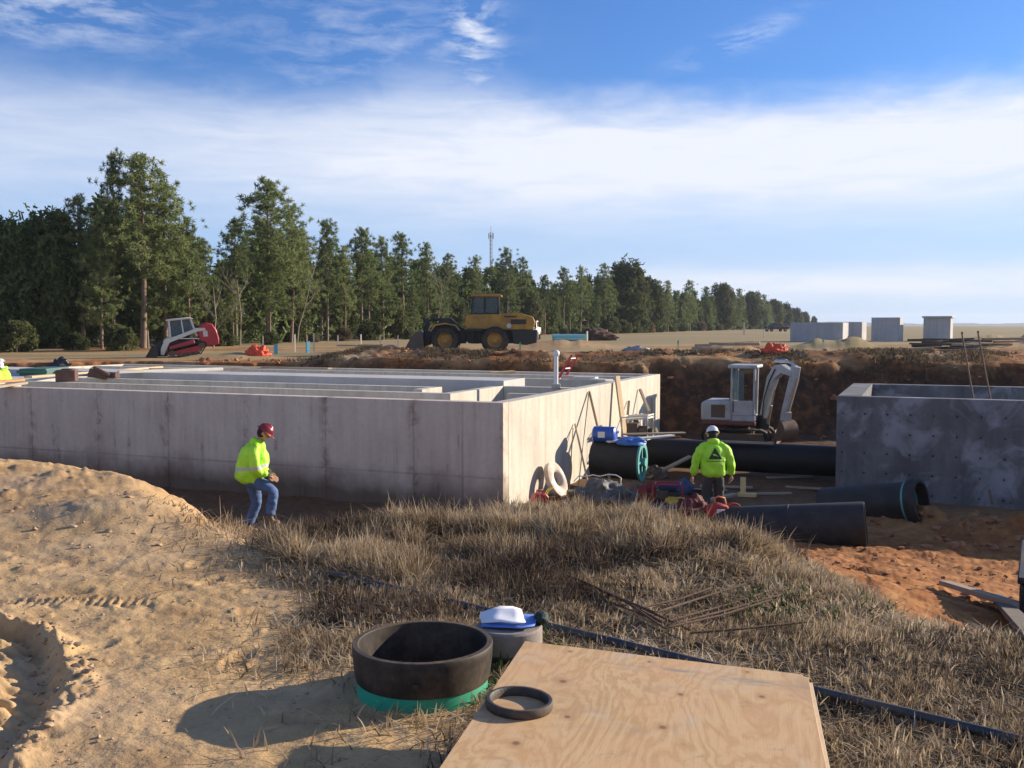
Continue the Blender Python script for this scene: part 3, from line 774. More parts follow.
# ================= vegetation =================
def leaf_mat(name, dark, mid, light, trans=.36, rough=.7, nscale=.9):
    m,t,b=nt(name); g=NG(t)
    oi=g.n('ShaderNodeObjectInfo'); tc=g.n('ShaderNodeTexCoord').outputs['Object']
    at=g.n('ShaderNodeAttribute',attribute_name='tint').outputs['Fac']
    n=g.noise(tc,nscale,2,.5)
    f=g.math('ADD',g.math('MULTIPLY',at,.55),g.math('MULTIPLY',n,.45))
    f=g.math('ADD',f,g.math('MULTIPLY',g.math('SUBTRACT',oi.outputs['Random'],.5),.28))
    c=g.ramp(f,[(.2,dark),(.5,mid),(.85,light)])
    t.links.new(c,b.inputs['Base Color']); b.inputs['Roughness'].default_value=rough; b.inputs['Specular IOR Level'].default_value=.2
    if trans:
        tr=g.n('ShaderNodeBsdfTranslucent',ins={0:c}); mx=g.n('ShaderNodeMixShader',ins={0:trans,1:b.outputs[0],2:tr.outputs[0]})
        t.links.new(mx.outputs[0],t.nodes['Material Output'].inputs['Surface'])
    return m
M_pine=leaf_mat('pine_needles',(.05,.078,.028),(.155,.20,.072),(.30,.33,.135))
M_oak=leaf_mat('dark_leaves',(.045,.07,.026),(.13,.175,.06),(.24,.27,.105))
M_shrub=leaf_mat('shrub_leaves',(.04,.055,.02),(.10,.115,.042),(.19,.19,.085))
M_brush=leaf_mat('dry_brush',(.07,.05,.03),(.17,.13,.075),(.30,.235,.14))
M_bark=pmat('pine_bark',(.20,.14,.10),.9,.35,5,.4,.03,stretch=(1,1,.3))
M_bark2=pmat('pale_bark',(.22,.18,.14),.9,.3,5,.3,.02,stretch=(1,1,.3))
def quads_mesh(name,P,A,B,tint,mat,parent=None,tri=False):
    """P centre/root (n,3); A half-width vec; B length vec -> blades"""
    n=len(P)
    if tri:
        co=np.stack([P-A,P+A,P+B],1).reshape(-1,3); k=3
    else:
        co=np.stack([P-A,P+A,P+A*.75+B,P-A*.75+B],1).reshape(-1,3); k=4
    me=bpy.data.meshes.new(name)
    me.vertices.add(n*k); me.vertices.foreach_set('co',co.ravel())
    me.loops.add(n*k); me.loops.foreach_set('vertex_index',np.arange(n*k))
    me.polygons.add(n); me.polygons.foreach_set('loop_start',np.arange(n)*k)
    me.update(calc_edges=True)
    a=me.attributes.new('tint','FLOAT','POINT'); a.data.foreach_set('value',np.repeat(tint,k))
    return link_mesh(name,me,mat,parent)
def rand_unit(rg,n):
    v=rg.normal(size=(n,3)); return v/np.linalg.norm(v,axis=1,keepdims=True)
def tufts(rg,C,N,rad,width,bias=(0,0,.35),tint=None,tv=.25):
    """round tufts of needle blades at centres C (m,3)"""
    m=len(C); P=np.repeat(C,N,0); d=rand_unit(rg,m*N)+np.array(bias); d/=np.linalg.norm(d,axis=1,keepdims=True)
    P=P+rand_unit(rg,m*N)*rad*.35*rg.random((m*N,1))
    Ln=rad*rg.uniform(.6,1.1,(m*N,1))
    side=np.cross(d,rand_unit(rg,m*N)); side/=np.linalg.norm(side,axis=1,keepdims=True)+1e-9
    tb=(tint if tint is not None else rg.random(m)); T=np.repeat(tb,N)*(1-tv)+rg.random(m*N)*tv
    return P,side*width*.5,d*Ln,T
def pine_parts(seed,Hh,base=.35,rmax=2.0,nb=60,dens=1.0,spread=1.0,blade=(.31,.040),N=28):
    rg=np.random.default_rng(seed); rr=random.Random(seed)
    bend=[Vector((rr.uniform(-.25,.25),rr.uniform(-.25,.25),0)) for _ in range(4)]
    def tp(t):
        return Vector((bend[0].x*math.sin(t*2.5)+bend[1].x*t, bend[0].y*math.sin(t*2.2)+bend[1].y*t, t*Hh))
    tm=MB(); tm.tube([tp(i/9) for i in range(10)],[.15*(1-.85*i/9)*Hh/11+.012 for i in range(10)],8)
    C=[];tt=[]
    for i in range(nb):
        t=base+(1-base)*(i+rr.random()*.8)/nb; az=i*2.399+rr.uniform(-.5,.5)
        u=(t-base)/(1-base)
        shape=(min(1,u*3.0+.35))*(1-u)**.62+.10
        Ln=rmax*shape*rr.uniform(.55,1.15)
        if rr.random()<.14*spread: Ln*=.45
        if u<.12 and rr.random()<.5: continue
        up=.05+.55*u+rr.uniform(-.12,.2)
        p0=tp(t); d=Vector((math.cos(az),math.sin(az),up)).normalized()
        p1=p0+d*Ln*.55; p2=p0+d*Ln+Vector((0,0,Ln*.12))
        tm.tube([p0,p1,p2],[.028,.018,.008],4,cap=False)
        k=max(2,int((2+Ln*3.2)*dens))
        for j in range(k):
            s=.38+.62*(j+rr.random())/k
            q=p0.lerp(p1,s/.55) if s<.55 else p1.lerp(p2,(s-.55)/.45)
            sp_=.16+.28*s
            q=q+Vector((rr.gauss(0,sp_),rr.gauss(0,sp_),rr.gauss(0,.14)))
            C.append(tuple(q)); tt.append(min(1,max(0,.25+.35*s+rr.uniform(-.25,.3))))
    for j in range(5): C.append(tuple(tp(.96+.012*j)+Vector((rr.gauss(0,.12),rr.gauss(0,.12),0)))); tt.append(.6)
    # a few dead stubs below the crown
    for j in range(7):
        t=rr.uniform(.12,base+.1); az=rr.uniform(0,6.28); p0=tp(t); L_=rr.uniform(.3,1.1)
        tm.tube([p0,p0+Vector((math.cos(az)*L_,math.sin(az)*L_,rr.uniform(-.2,.25)*L_))],[.018,.006],4,cap=False)
    return tm,tufts(rg,np.array(C),N,blade[0],blade[1],tint=np.array(tt))
def blob_parts(seed,Hh,rx,n,leaf=.22,trunk=True,lobes=14,low=.1,stems=1):
    rg=np.random.default_rng(seed); rr=random.Random(seed)
    tm=MB(); C=[];T=[]
    for s in range(stems):
        o=Vector((rr.uniform(-.3,.3),rr.uniform(-.3,.3),0))*(0 if stems==1 else rx)
        tm.tube([o,o*1.2+Vector((rr.uniform(-.1,.1),0,Hh*.35)),o*1.5+Vector((rr.uniform(-.3,.3),rr.uniform(-.3,.3),Hh*.75))],[.035*Hh*.5+.02,.025*Hh*.4+.012,.01],7)
    for l in range(lobes):
        u=low+(1-low)*(l+.5)/lobes; a=l*2.399+rr.uniform(-.6,.6)
        w_=rx*(math.sin(PI*min(1,max(.06,u*.86+.08)))**.7)*.62
        c=Vector((math.cos(a)*w_,math.sin(a)*w_,u*Hh*.92)); rl=rx*rr.uniform(.28,.5)
        tm.tube([Vector((0,0,max(.1,c.z-rl*1.3))),c],[.03,.01],4,cap=False)
        k=n//lobes; d=rand_unit(rg,k); rad=rl*(.55+.55*rg.random((k,1))**.5)
        nz=1+.3*np.sin(d[:,0:1]*5+l)*np.cos(d[:,1:2]*6+l*2)
        C.append(np.array(c)+d*rad*nz*np.array([1,1,.85])); T.append(np.full(k,rr.uniform(.2,.8)))
    C=np.concatenate(C); C[:,2]=np.maximum(C[:,2],.05); T=np.concatenate(T); N=3
    return tm,tufts(rg,C,N,leaf,leaf*.42,bias=(0,0,.15),tint=T)
def mk_tree(name,label,cat,parts,mleaf,mbark,loc,group=None,rz=0,crown='crown'):
    tm,tf=parts
    o=thing(name,label,cat,loc,rz,group)
    tm.build('trunk',mbark,o,60)
    quads_mesh(crown,*tf[:3],tf[3],mleaf,o)
    return o
rT=random.Random(42)
pine_protos=[]
for i,(Hh,bs,rm,nb,dn) in enumerate([(12,.36,2.5,62,1.25),(12,.26,2.2,66,1.3),(12,.45,2.1,50,1.15),(12,.16,2.7,72,1.3),(12,.30,1.8,60,1.2),(12,.2,2.3,64,1.1)]):
    pine_protos.append(dict(H=Hh,parts=pine_parts(100+i,Hh,bs,rm,nb,dn),obj=None))
broad_protos=[dict(H=8,parts=blob_parts(200+i,8,rx,nn,.30,lobes=lb),obj=None) for i,(rx,nn,lb) in enumerate([(2.8,5600,22),(3.3,6200,24),(2.5,5000,20)])]
shrub_protos=[dict(H=2,parts=blob_parts(300+i,2,1.2,1900,.17,lobes=10,low=0.05,stems=3),obj=None) for i in range(3)]
def put(kind,protos,idx,loc,h,label,rz,group,mleaf,mbark,name,cat,sxy=1.0):
    pr=protos[idx]; s=h/pr['H']
    key=(mleaf.name,)
    if pr['obj'] is None: pr['obj']={}
    if key not in pr['obj']:
        o=mk_tree(name,label,cat,pr['parts'],mleaf,mbark,loc,group,rz); pr['obj'][key]=o
    else:
        o=copy_thing(pr['obj'][key],loc,rz,label)
        if group: o['group']=group
        elif 'group' in o: del o['group']
    o.scale=(s*sxy,s*sxy,s)
    return o
DX=[-60,0,60,100,150,200,265,325,400,450,500,560,625,665,720,765,800,830]; DD=[54,58,60,60,60,64,73,86,98,110,128,148,168,200,260,340,450,640]
def depth_at(px): return float(np.interp(px,DX,DD))
# the skyline of the wood, tree by tree (px, top row, kind)
sky_trees=[(-22,222,'b'),(4,216,'b'),(30,214,'b'),(52,208,'b'),(84,196,'p'),(113,154,'p'),(143,158,'p'),(166,182,'p'),(190,218,'p'),(208,240,'p'),(236,218,'p'),(268,182,'p'),(291,206,'p'),(306,232,'p'),(327,220,'p'),
 (345,246,'p'),(362,230,'p'),(383,238,'p'),(405,234,'p'),(428,243,'p'),(447,254,'p'),(476,257,'p'),(507,249,'p'),(524,258,'p'),(545,276,'p'),(563,268,'p'),(580,267,'p'),(606,264,'p'),(627,260,'b'),(648,276,'b'),(668,281,'p'),(690,281,'p'),(707,287,'p'),(722,283,'b'),
 (738,289,'p'),(752,291,'b'),(764,295,'p'),(775,299,'b'),(785,303,'b'),(795,308,'b'),(804,312,'b'),(814,316,'b')]
lab={84:'pine with a bare lower trunk in front of the dark trees at far left',113:'tallest thin pine with a lone tuft on top, left of the skid steer',143:'tall full pine right behind the red skid steer',
 166:'broad pine leaning right of the tallest pair, above the skid steer',268:'tall spreading pine standing higher than its neighbours above the orange heap',291:'slim pine touching the tall spreading one on its right',
 327:'pointed pine right of the tall spreading one',507:'pointed pine standing right of the radio mast',476:'pine just left of the radio mast',627:'rounded broad tree rising above the far treeline',
 -22:'dark leafy tree cut by the left edge of the picture',4:'dark leafy tree at the left edge above the hard hats',30:'dark leafy tree second from the left edge',52:'dark leafy tree left of the pine with a bare trunk'}
for i,(px,yt,k) in enumerate(sky_trees):
    D=depth_at(px)+rT.uniform(-1,1); z0=.22; q=dp(px,330,D); h=dp(px,yt,D).z-z0
    lb=lab.get(px)
    if k=='p':
        put('p',pine_protos,{113:2,143:0,268:0,166:3,84:2,327:1}.get(px,rT.randrange(6)),(q.x,D,z0-.1),h,lb or ('pine on the skyline of the treeline between the big pines and the mast' if px<470 else 'distant pine on the receding treeline right of the mast'),
            rT.uniform(0,6.28),None if lb else ('pines of the near treeline' if px<470 else 'pines of the receding treeline'),M_pine,M_bark,'pine_tree','tree',sxy=.62 if px==113 else (1.25 if px in(143,268) else 1.0))
    else:
        put('b',broad_protos,rT.randrange(3),(q.x,D,z0-.1),h,lb or 'distant leafy tree on the receding treeline right of the mast',rT.uniform(0,6.28),None if lb else 'leafy trees of the receding treeline',M_oak if px<100 else M_shrub,M_bark,'leafy_tree','tree',sxy=(.75 if px<100 else .95))
skx=[s[0] for s in sky_trees]; sky_=[s[1] for s in sky_trees]
# filler trees of the front row, lower than the skyline
px=-45.0
while px<812:
    D0=depth_at(px)+rT.uniform(-2.5,5); yt=float(np.interp(px,skx,sky_)); q=dp(px,330,D0)
    hmax=dp(px,yt,D0).z; h=max(3.0,hmax*rT.uniform(.5,.84))
    if rT.random()<(.45 if px<200 else .25):
        put('b',broad_protos,rT.randrange(3),(q.x,D0,.1),h*.8,'leafy understorey tree in the front row of the wood',rT.uniform(0,6.28),'leafy understorey trees of the wood',M_oak if (px<110 or rT.random()<.3) else M_shrub,M_bark,'leafy_tree','tree',.8)
    else:
        put('p',pine_protos,rT.choice([1,3,4,5,0]),(q.x,D0,.1),h,'shorter pine filling the front row of the wood',rT.uniform(0,6.28),'shorter pines of the wood',M_pine,M_bark,'pine_tree','tree',1.0)
    px+=2.3/D0*1000*rT.uniform(.65,1.25)
# shrubs along the foot
px=-40.0
while px<800:
    D0=depth_at(px)-rT.uniform(2.0,5); q=dp(px,330,D0)
    dry=rT.random()<.38
    put('s',shrub_protos,rT.randrange(3),(q.x,D0,.1),rT.uniform(.7,1.9)*(1 if px<600 else 1.4),'dry brown brush clump at the foot of the wood' if dry else 'green shrub at the foot of the wood',rT.uniform(0,6.28),'dry brush at the foot of the wood' if dry else 'green shrubs at the foot of the wood',M_brush if dry else M_shrub,M_bark2,'shrub','shrub',1.1)
    px+=2.6/D0*1000*rT.uniform(.6,1.4)
# deeper rows of the wood read as one mass
def woodland():
    rg=np.random.default_rng(5); C=[];T=[];tr=MB()
    for row,(dd,hf) in enumerate([(4,.70),(8,.82),(13,.84),(19,.82),(26,.8)]):
        px=-150.0+row*7
        while px<806:
            D0=depth_at(px)+dd+rg.uniform(-1.5,1.5); pxs=px; yt=float(np.interp(px,skx,sky_)); X=(px-512)/1000*D0
            hm=(dp(px,yt,D0).z-.2)*hf*rg.uniform(.75,1.0); r=rg.uniform(1.4,2.4)
            k=int(230*hm/10)+60
            u=rg.random(k)**.8; a=rg.random(k)*6.28; rad=r*(1-u*.75)*(.45+.6*rg.random(k))*(1+.35*np.sin(a*3+u*9))
            C.append(np.stack([X+rad*np.cos(a),D0+rad*np.sin(a),.3+u*hm],-1)); T.append(np.clip(rg.normal(.35,.18,k),0,1))
            if row<2: tr.tube([(X,D0,0),(X,D0,hm*.8)],.09,5,cap=False)
            px+=3.0/D0*1000*rg.uniform(.8,1.2)
    C=np.concatenate(C);T=np.concatenate(T)
    P,A,B,TT=tufts(rg,C,6,.55,.17,tint=T)
    o=quads_mesh('woodland',P,A,B,TT,M_oak); tag(o,kind='stuff')
woodland()
# bare saplings in front of the wood
def bare(seed,loc,Hh,label,mat):
    rr=random.Random(seed); b=MB()
    def br(p,d,Ln,r,dep):
        pts=[p];rs=[r]; q=p.copy(); dd=d.copy()
        for i in range(4):
            dd=(dd+Vector((rr.gauss(0,.13),rr.gauss(0,.13),.06))).normalized(); q=q+dd*Ln/4; pts.append(q.copy()); rs.append(r*(1-.17*(i+1)))
        b.tube(pts,rs,5,cap=False)
        if dep==0: return
        for k in range(4 if dep>1 else 3):
            s=rr.randrange(1,5); a=rr.uniform(0,6.28)
            nd=(dd*.6+Vector((math.cos(a),math.sin(a),.35))*.75).normalized()
            br(pts[s],nd,Ln*rr.uniform(.35,.6),r*.5,dep-1)
    o=thing('bare_sapling',label,'tree',loc)
    br(Vector((0,0,0)),Vector((rr.uniform(-.08,.08),0,1)).normalized(),Hh,.06,3)
    b.build('trunk',mat,o,60)
for sd_,px,D0,Hh,lb in ((1,240,66,4.4,'bare sapling left of the orange fencing heap'),(2,297,76,5.2,'bare sapling with wide branches behind the cyan stubs'),(4,213,60,3.8,'small bare sapling right behind the skid steer'),(5,437,96,6,'bare sapling behind the loader bucket')):
    q=dp(px,330,D0); bare(sd_,(q.x,D0,.15),Hh,lb,M_bark2)

# ================= grass =================
M_grass=leaf_mat('dry_grass_blades',(.12,.08,.048),(.46,.345,.21),(.80,.67,.48),trans=.35,rough=.85,nscale=1.2)
M_weed=leaf_mat('green_weeds',(.02,.035,.012),(.06,.095,.025),(.13,.17,.05),trans=.25)
def grass_patch(name,n,bounds,seed,mat,hs=1.0,wd=(.0016,.0042),dfun=None,lean=.55,clump=True,nseg=3):
    rg=np.random.default_rng(seed)
    x0,x1,y0,y1=bounds
    # more blades close to the camera
    m=n*6
    u=rg.random(m); y=y0+(y1-y0)*u; x=x0+(x1-x0)*rg.random(m)
    keep=np.abs(x)<(y+.9)*.62; x=x[keep];y=y[keep]
    if clump:
        k=len(x); cx=np.floor(x/.085+rg.random(1));cy=np.floor(y/.085)
        jx=_hash(cx,cy,5)*.085;jy=_hash(cx,cy,6)*.085
        kx=cx*.085+jx;ky=cy*.085+jy
        s_=.62*rg.random(k); x=x*(1-s_)+kx*s_; y=y*(1-s_)+ky*s_
    d,h,g1=(dfun or grass_field)(x,y)
    keep=rg.random(len(x))<d; x=x[keep][:n];y=y[keep][:n];h=h[keep][:n]
    z=H(x,y)-.005; k=len(x)
    L_=h*hs*rg.uniform(.45,1.25,k); az=rg.random(k)*6.283; ln=lean*np.abs(rg.normal(0,1,k)); 
    cl=_hash(np.floor(x/.3),np.floor(y/.3),9)*6.28
    dx=np.cos(az)*ln+.14*np.cos(cl); dy=np.sin(az)*ln+.14*np.sin(cl)
    w=rg.uniform(*wd,k)*(1+y*.14); fa=rg.random(k)*6.283; wx=np.cos(fa)*w; wy=np.sin(fa)*w*.6
    pts=[]
    prof=[1,.85,.6,.12] if nseg==3 else [1,.6,.1]
    for i in range(nseg+1):
        s=i/nseg; bx=x+dx*L_*s*(.45+.55*s); by=y+dy*L_*s*(.45+.55*s); bz=z+L_*s*(1-.28*s*np.minimum(ln,1.2))
        pr=prof[i]
        pts.append(np.stack([bx-wx*pr,by-wy*pr,bz],-1)); pts.append(np.stack([bx+wx*pr,by+wy*pr,bz],-1))
    co=np.stack(pts,1).reshape(-1,3); nv=2*(nseg+1)
    b0=(np.arange(k)*nv)[:,None]
    q=np.concatenate([b0+np.array([[2*i,2*i+1,2*i+3,2*i+2]]) for i in range(nseg)],1).reshape(-1,4)
    T=np.clip(.22+.38*_hash(np.floor(x/.16),np.floor(y/.16),11)+rg.normal(0,.24,k)+.15*fbm(x*.9,y*.9,77,2),0,1)
    TT=np.repeat(T,nv)*np.tile(np.repeat(np.linspace(.75,1.1,nseg+1),2),k)
    me=bpy.data.meshes.new(name)
    me.vertices.add(len(co)); me.vertices.foreach_set('co',co.ravel())
    me.loops.add(q.size); me.loops.foreach_set('vertex_index',q.ravel())
    me.polygons.add(len(q)); me.polygons.foreach_set('loop_start',np.arange(len(q))*4)
    me.update(calc_edges=True)
    a=me.attributes.new('tint','FLOAT','POINT'); a.data.foreach_set('value',np.clip(TT,0,1))
    o=link_mesh(name,me,mat); tag(o,kind='stuff'); return o
grass_patch('dry_grass',230000,(-3.4,6.2,2.6,9.6),1,M_grass,wd=(.0012,.0034),lean=.95)
grass_patch('seed_stems',9000,(-3.0,5.2,4.6,9.0),12,M_grass,hs=1.45,wd=(.0012,.0022),lean=.4)
# trampled straw lying flat and sparse tufts on the sand
def litter(x,y):
    d,h,g1=grass_field(x,y); n=fbm(x*1.4,y*1.4,401,3)
    xl=np.interp(y,[2.5,3.3,4.2,4.6,5.2,6.0,6.6,7.2,8.2,9.5],[-.1,-.35,-.55,-.85,-1.15,-1.35,-1.55,-1.9,-2.3,-2.6])
    near=np.exp(-((x-xl)/.45)**2)*.30*np.clip(.4+n*2,0,1)
    return np.clip(g1*.9+near,0,1),np.full(x.shape,.075),g1
grass_patch('straw_litter',70000,(-3.6,6.2,2.6,9.0),2,M_grass,dfun=litter,lean=1.6)
def forbs(x,y):
    n=fbm(x*1.1,y*1.1,701,3); a,b_,g1=grass_field(x,y)
    reb=np.exp(-(((x-.85)/.75)**2+((y-5.25)/.5)**2)**2); cd=seg(x,y,[(-.55,5.95),(2.6,3.3)])
    return np.clip(g1*np.clip(n*3.2-.35,0,1)*(1-.95*reb)*(1-np.exp(-(cd/.16)**2)),0,1),.08+.10*ss(4.8,6.6,y),g1
M_forb=leaf_mat('withered_forbs',(.07,.045,.03),(.19,.135,.09),(.34,.26,.17),trans=.2,nscale=1.2)
grass_patch('withered_weeds',46000,(-2.6,5.6,2.8,8.6),22,M_forb,dfun=forbs,lean=1.1,wd=(.0016,.004))
def weeds(x,y):
    n=fbm(x*1.3,y*1.3,501,3); d=np.exp(-(((x-1.0)/.7)**2+((y-5.4)/.45)**2))*1.0+np.exp(-(((x-.12)/.28)**2+((y-4.6)/.3)**2))*.8+.07*np.clip(n,0,1)
    a,b_,g1=grass_field(x,y)
    return np.clip(d*g1*np.clip(.4+1.5*n,0,1),0,1),np.full(x.shape,.09),g1
grass_patch('green_weeds',4500,(-1.5,4,2.8,7.5),3,M_weed,dfun=weeds,lean=.8,wd=(.004,.009),nseg=2)
# rough grass on the spoil berm and bank top
def bermg(x,y):
    m=np.exp(-(seg(x,y,[(-6.5,41.2),(-3,39.9),(1.5,38.6),(5.6,38.2),(9,38.4),(20,37.1),(34,34.8)])/1.7)**2); n=fbm(x*.5,y*.5,601,3)
    return np.clip(m*np.clip(.35+n*1.6,0,1),0,1),np.full(x.shape,.15),m
def far_grass():
    rg=np.random.default_rng(9); o=grass_patch('berm_weeds',36000,(-12,26,33.5,46),4,M_brush,dfun=bermg,lean=.9,wd=(.0025,.006),nseg=2,clump=False)
far_grass()
# ================= machines =================
M_yel=pmat('loader_yellow',(.46,.255,.03),.55,.2,2.5,.05,dirt=.6,dirtcol=(.22,.13,.06))
M_rim=pmat('wheel_rim_paint',(.50,.27,.04),.6,.2,4,.05,dirt=.6,dirtcol=(.20,.11,.06))
M_blk=pmat('black_steel',(.025,.024,.023),.6,.3,4,.1,dirt=.3,dirtcol=(.09,.06,.04))
M_rub=pmat('tyre_rubber',(.03,.028,.026),.85,.3,5,.2,dirt=.5,dirtcol=(.13,.085,.05))
M_stl=pmat('worn_steel',(.12,.09,.07),.6,.35,4,.2,metal=.3,dirt=.4,dirtcol=(.2,.11,.06))
M_chr=pmat('bright_cylinder_rod',(.7,.7,.7),.2,.1,4,.02,metal=.9)
M_mred=pmat('machine_red',(.42,.02,.03),.4,.12,3,.04,dirt=.2)
M_cream=pmat('machine_cream',(.62,.60,.52),.5,.1,3,.05,dirt=.25,dirtcol=(.3,.22,.15))
M_offw=pmat('excavator_offwhite',(.40,.41,.41),.5,.1,4,.05,dirt=.35,dirtcol=(.26,.22,.18))
M_gls=glass_mat('cab_glass',(.30,.38,.40))
M_seat=pmat('seat_black',(.02,.02,.025),.7)
def wheel(parent,x,y,r,wdt,side,name='wheel'):
    w_=thing_part(name,parent,(x,y,r))
    prof=[(r*.56,-wdt/2*.9),(r*.80,-wdt/2),(r*.93,-wdt/2*.92),(r*.98,-wdt/2*.6),(r,0),(r*.98,wdt/2*.6),(r*.93,wdt/2*.92),(r*.80,wdt/2),(r*.56,wdt/2*.9)]
    Mx=Matrix.Rotation(PI/2,4,'X')
    tb=MB().lathe(prof,40,M=Mx,closed=True)
    for k in range(22):
        a=2*PI*k/22
        for sgn in (-1,1):
            T=Matrix.Rotation(a+ (0 if sgn>0 else PI/22),4,'Y')
            tb.box((r*.985,sgn*wdt*.25,0),(r*.085,wdt*.5,r*.10),(0,0,0),M=T @ Matrix.Translation((0,0,0)) @ Matrix.Rotation(sgn*.25,4,'X'))
    tb.build('tyre',M_rub,w_,40)
    rb=MB().lathe([(r*.57,-wdt*.42),(r*.57,wdt*.42)],28,M=Mx)
    s=side
    rb.lathe([(0,s*wdt*.20),(r*.20,s*wdt*.20),(r*.22,s*wdt*.14),(r*.40,s*wdt*.10),(r*.47,s*wdt*.22),(r*.54,s*wdt*.40),(r*.575,s*wdt*.40)],28,M=Matrix.Rotation(-PI/2 if True else 0,4,'X') @ Matrix.Scale(1,4))
    rb.lathe([(0,-s*wdt*.1),(r*.57,-s*wdt*.1)],28,M=Matrix.Rotation(-PI/2,4,'X'))
    for k in range(8):
        a=2*PI*k/8; rb.tube([(r*.30*math.cos(a),s*wdt*.10,r*.30*math.sin(a)),(r*.30*math.cos(a),s*wdt*.17,r*.30*math.sin(a))],r*.03,6)
    rb.build('rim',M_rim,w_,40)
    return w_
def thing_part(name,parent,loc):
    o=MB().sphere((0,0,0),.03,6,4).build(name,M_blk,parent); o.location=loc; return o
def wheel_loader(loc,rz):
    o=thing('wheel_loader','yellow wheel loader with rusty rims parked behind the tank, bucket lowered to the left','wheel loader',loc,rz)
    # x forward, y left, z up
    # rear frame, engine hood
    b=MB().prism([(-3.25,1.2),(-1.25,1.2),(-1.15,1.75),(-1.15,2.05),(-2.6,2.08),(-3.25,1.88),(-3.38,1.6)],-.62,.62)
    b.build('engine_hood',M_yel,o,30,bevel=.05)
    for q_ in ((-3.42,-3.36,-.45,.45,1.28,1.78),(-2.9,-2.1,.622,.64,1.5,1.75),(-2.9,-2.1,-.64,-.622,1.5,1.75)): MB().bb(*q_).build('grille',M_blk,o)
    MB().prism([(-3.45,.55),(-2.9,.42),(-2.2,.5),(-2.1,1.2),(-3.5,1.2)],-.75,.75).build('counterweight',M_blk,o,30,bevel=.05)
    MB().bb(-3.55,-3.44,-.55,.55,.75,1.1).build('rear_plate',M_cream,o,bevel=.02)
    for s in (-1,1): MB().bb(-3.42,-3.34,s*.42-.1,s*.42+.1,1.12,1.22).build('tail_light',M_mred,o,bevel=.01)
    MB().prism([(-2.2,.5),(.1,.5),(.35,.8),(.35,1.2),(-.3,1.35),(-2.2,1.2)],-.38,.38).build('rear_frame',M_blk,o,30,bevel=.03)
    for s in (-1,1):
        b=MB()
        b.bb(-.65,.15,s*.75-.25,s*.75+.25,1.15,1.28)            # platform
        for k in range(3): b.bb(-.45,-.1,s*.93-.05,s*.93+.05,.5+.22*k,.53+.22*k)
        b.bb(-.47,-.43,s*.93-.03,s*.93+.03,.5,1.2).bb(-.12,-.08,s*.93-.03,s*.93+.03,.5,1.2)
        b.build('step_ladder',M_blk,o)
    # cab side body
    MB().prism([(-1.6,1.25),(.15,1.2),(.30,1.5),(.22,1.98),(-.2,2.02),(-1.6,2.02)],-.68,.68).build('cab_base',M_yel,o,30,bevel=.04)
    cab=MB()
    for s in (-1,1):
        for x0,z0,x1,z1 in ((-1.5,2.0,-1.45,2.93),(-.75,2.0,-.75,2.93),(-.05,2.0,-.15,2.93)): cab.tube([(x0,s*.62,z0),(x1,s*.62,z1)],.05,6)
        cab.tube([(-1.5,s*.62,2.05),(-.05,s*.62,2.05)],.04,6)
    for x_,z_ in ((-1.5,2.05),(-.05,2.05),(-1.46,2.9),(-.15,2.9)): cab.tube([(x_,-.62,z_),(x_,.62,z_)],.04,6)
    cab.build('cab_frame',M_blk,o,40)
    MB().prism([(-1.62,2.92),(-.02,2.92),(0,2.97),(-.1,3.06),(-1.55,3.06),(-1.65,3.0)],-.70,.70).build('cab_roof',M_yel,o,30,bevel=.03)
    for s in (-1,1):
        MB().bb(-1.42,-.80,s*.62-.008,s*.62+.008,2.09,2.9).build('side_window',M_gls,o)
        MB().bb(-.70,-.12,s*.62-.008,s*.62+.008,2.09,2.9).build('side_window',M_gls,o)
    MB().bb(-.105,-.09,-.56,.56,2.09,2.9).build('windscreen',M_gls,o); MB().bb(-1.49,-1.475,-.56,.56,2.09,2.9).build('rear_window',M_gls,o)
    MB().box((-.95,0,2.1),(.5,.5,.15)).box((-1.2,0,2.35),(.12,.48,.6),(0,-.1,0)).build('seat',M_seat,o,bevel=.03)
    b=MB().tube([(-.2,0,2.0),(-.42,0,2.35)],.035,6); b.lathe([(.17,0),(.19,.015),(.17,.03)],16,M=Matrix.Translation((-.43,0,2.36)) @ Matrix.Rotation(-.6,4,'Y'),closed=True); b.build('steering_wheel',M_blk,o)
    MB().tube([(-1.9,.3,2.05),(-1.9,.3,2.75),(-1.95,.3,2.85)],.05,8).build('exhaust',M_blk,o,50)
    MB().tube([(-.1,.72,2.75),(.2,.95,2.7)],.015,5).box((.2,.97,2.55),(.04,.2,.32)).build('mirror',M_blk,o)
    MB().tube([(-.1,-.72,2.75),(.2,-.95,2.7)],.015,5).box((.2,-.97,2.55),(.04,.2,.32)).build('mirror',M_blk,o)
    # front frame and loader linkage
    MB().prism([(.25,.5),(1.75,.45),(1.95,.9),(1.6,1.75),(1.1,1.85),(.45,1.3),(.25,1.0)],-.42,.42).build('front_frame',M_blk,o,30,bevel=.03)
    for s in (-1,1):
        MB().prism([(.95,1.78),(1.35,1.85),(2.1,1.25),(2.55,.55),(2.4,.35),(2.15,.42),(1.85,1.0),(1.0,1.55)],s*.5-.06,s*.5+.06).build('lift_arm',M_blk,o,30,bevel=.02)
        MB().tube([(.5,s*.36,.9),(1.3,s*.40,1.1)],.07,8).build('lift_cylinder',M_blk,o,50)
        MB().prism([(.55,1.15),(.75,1.40),(1.25,1.50),(1.75,1.42),(2.0,1.1),(2.03,1.17),(1.8,1.50),(1.25,1.57),(.72,1.47),(.5,1.2)],s*.98-.24,s*.98+.24).build('fender',M_yel if s>0 else M_yel,o,30,bevel=.015)
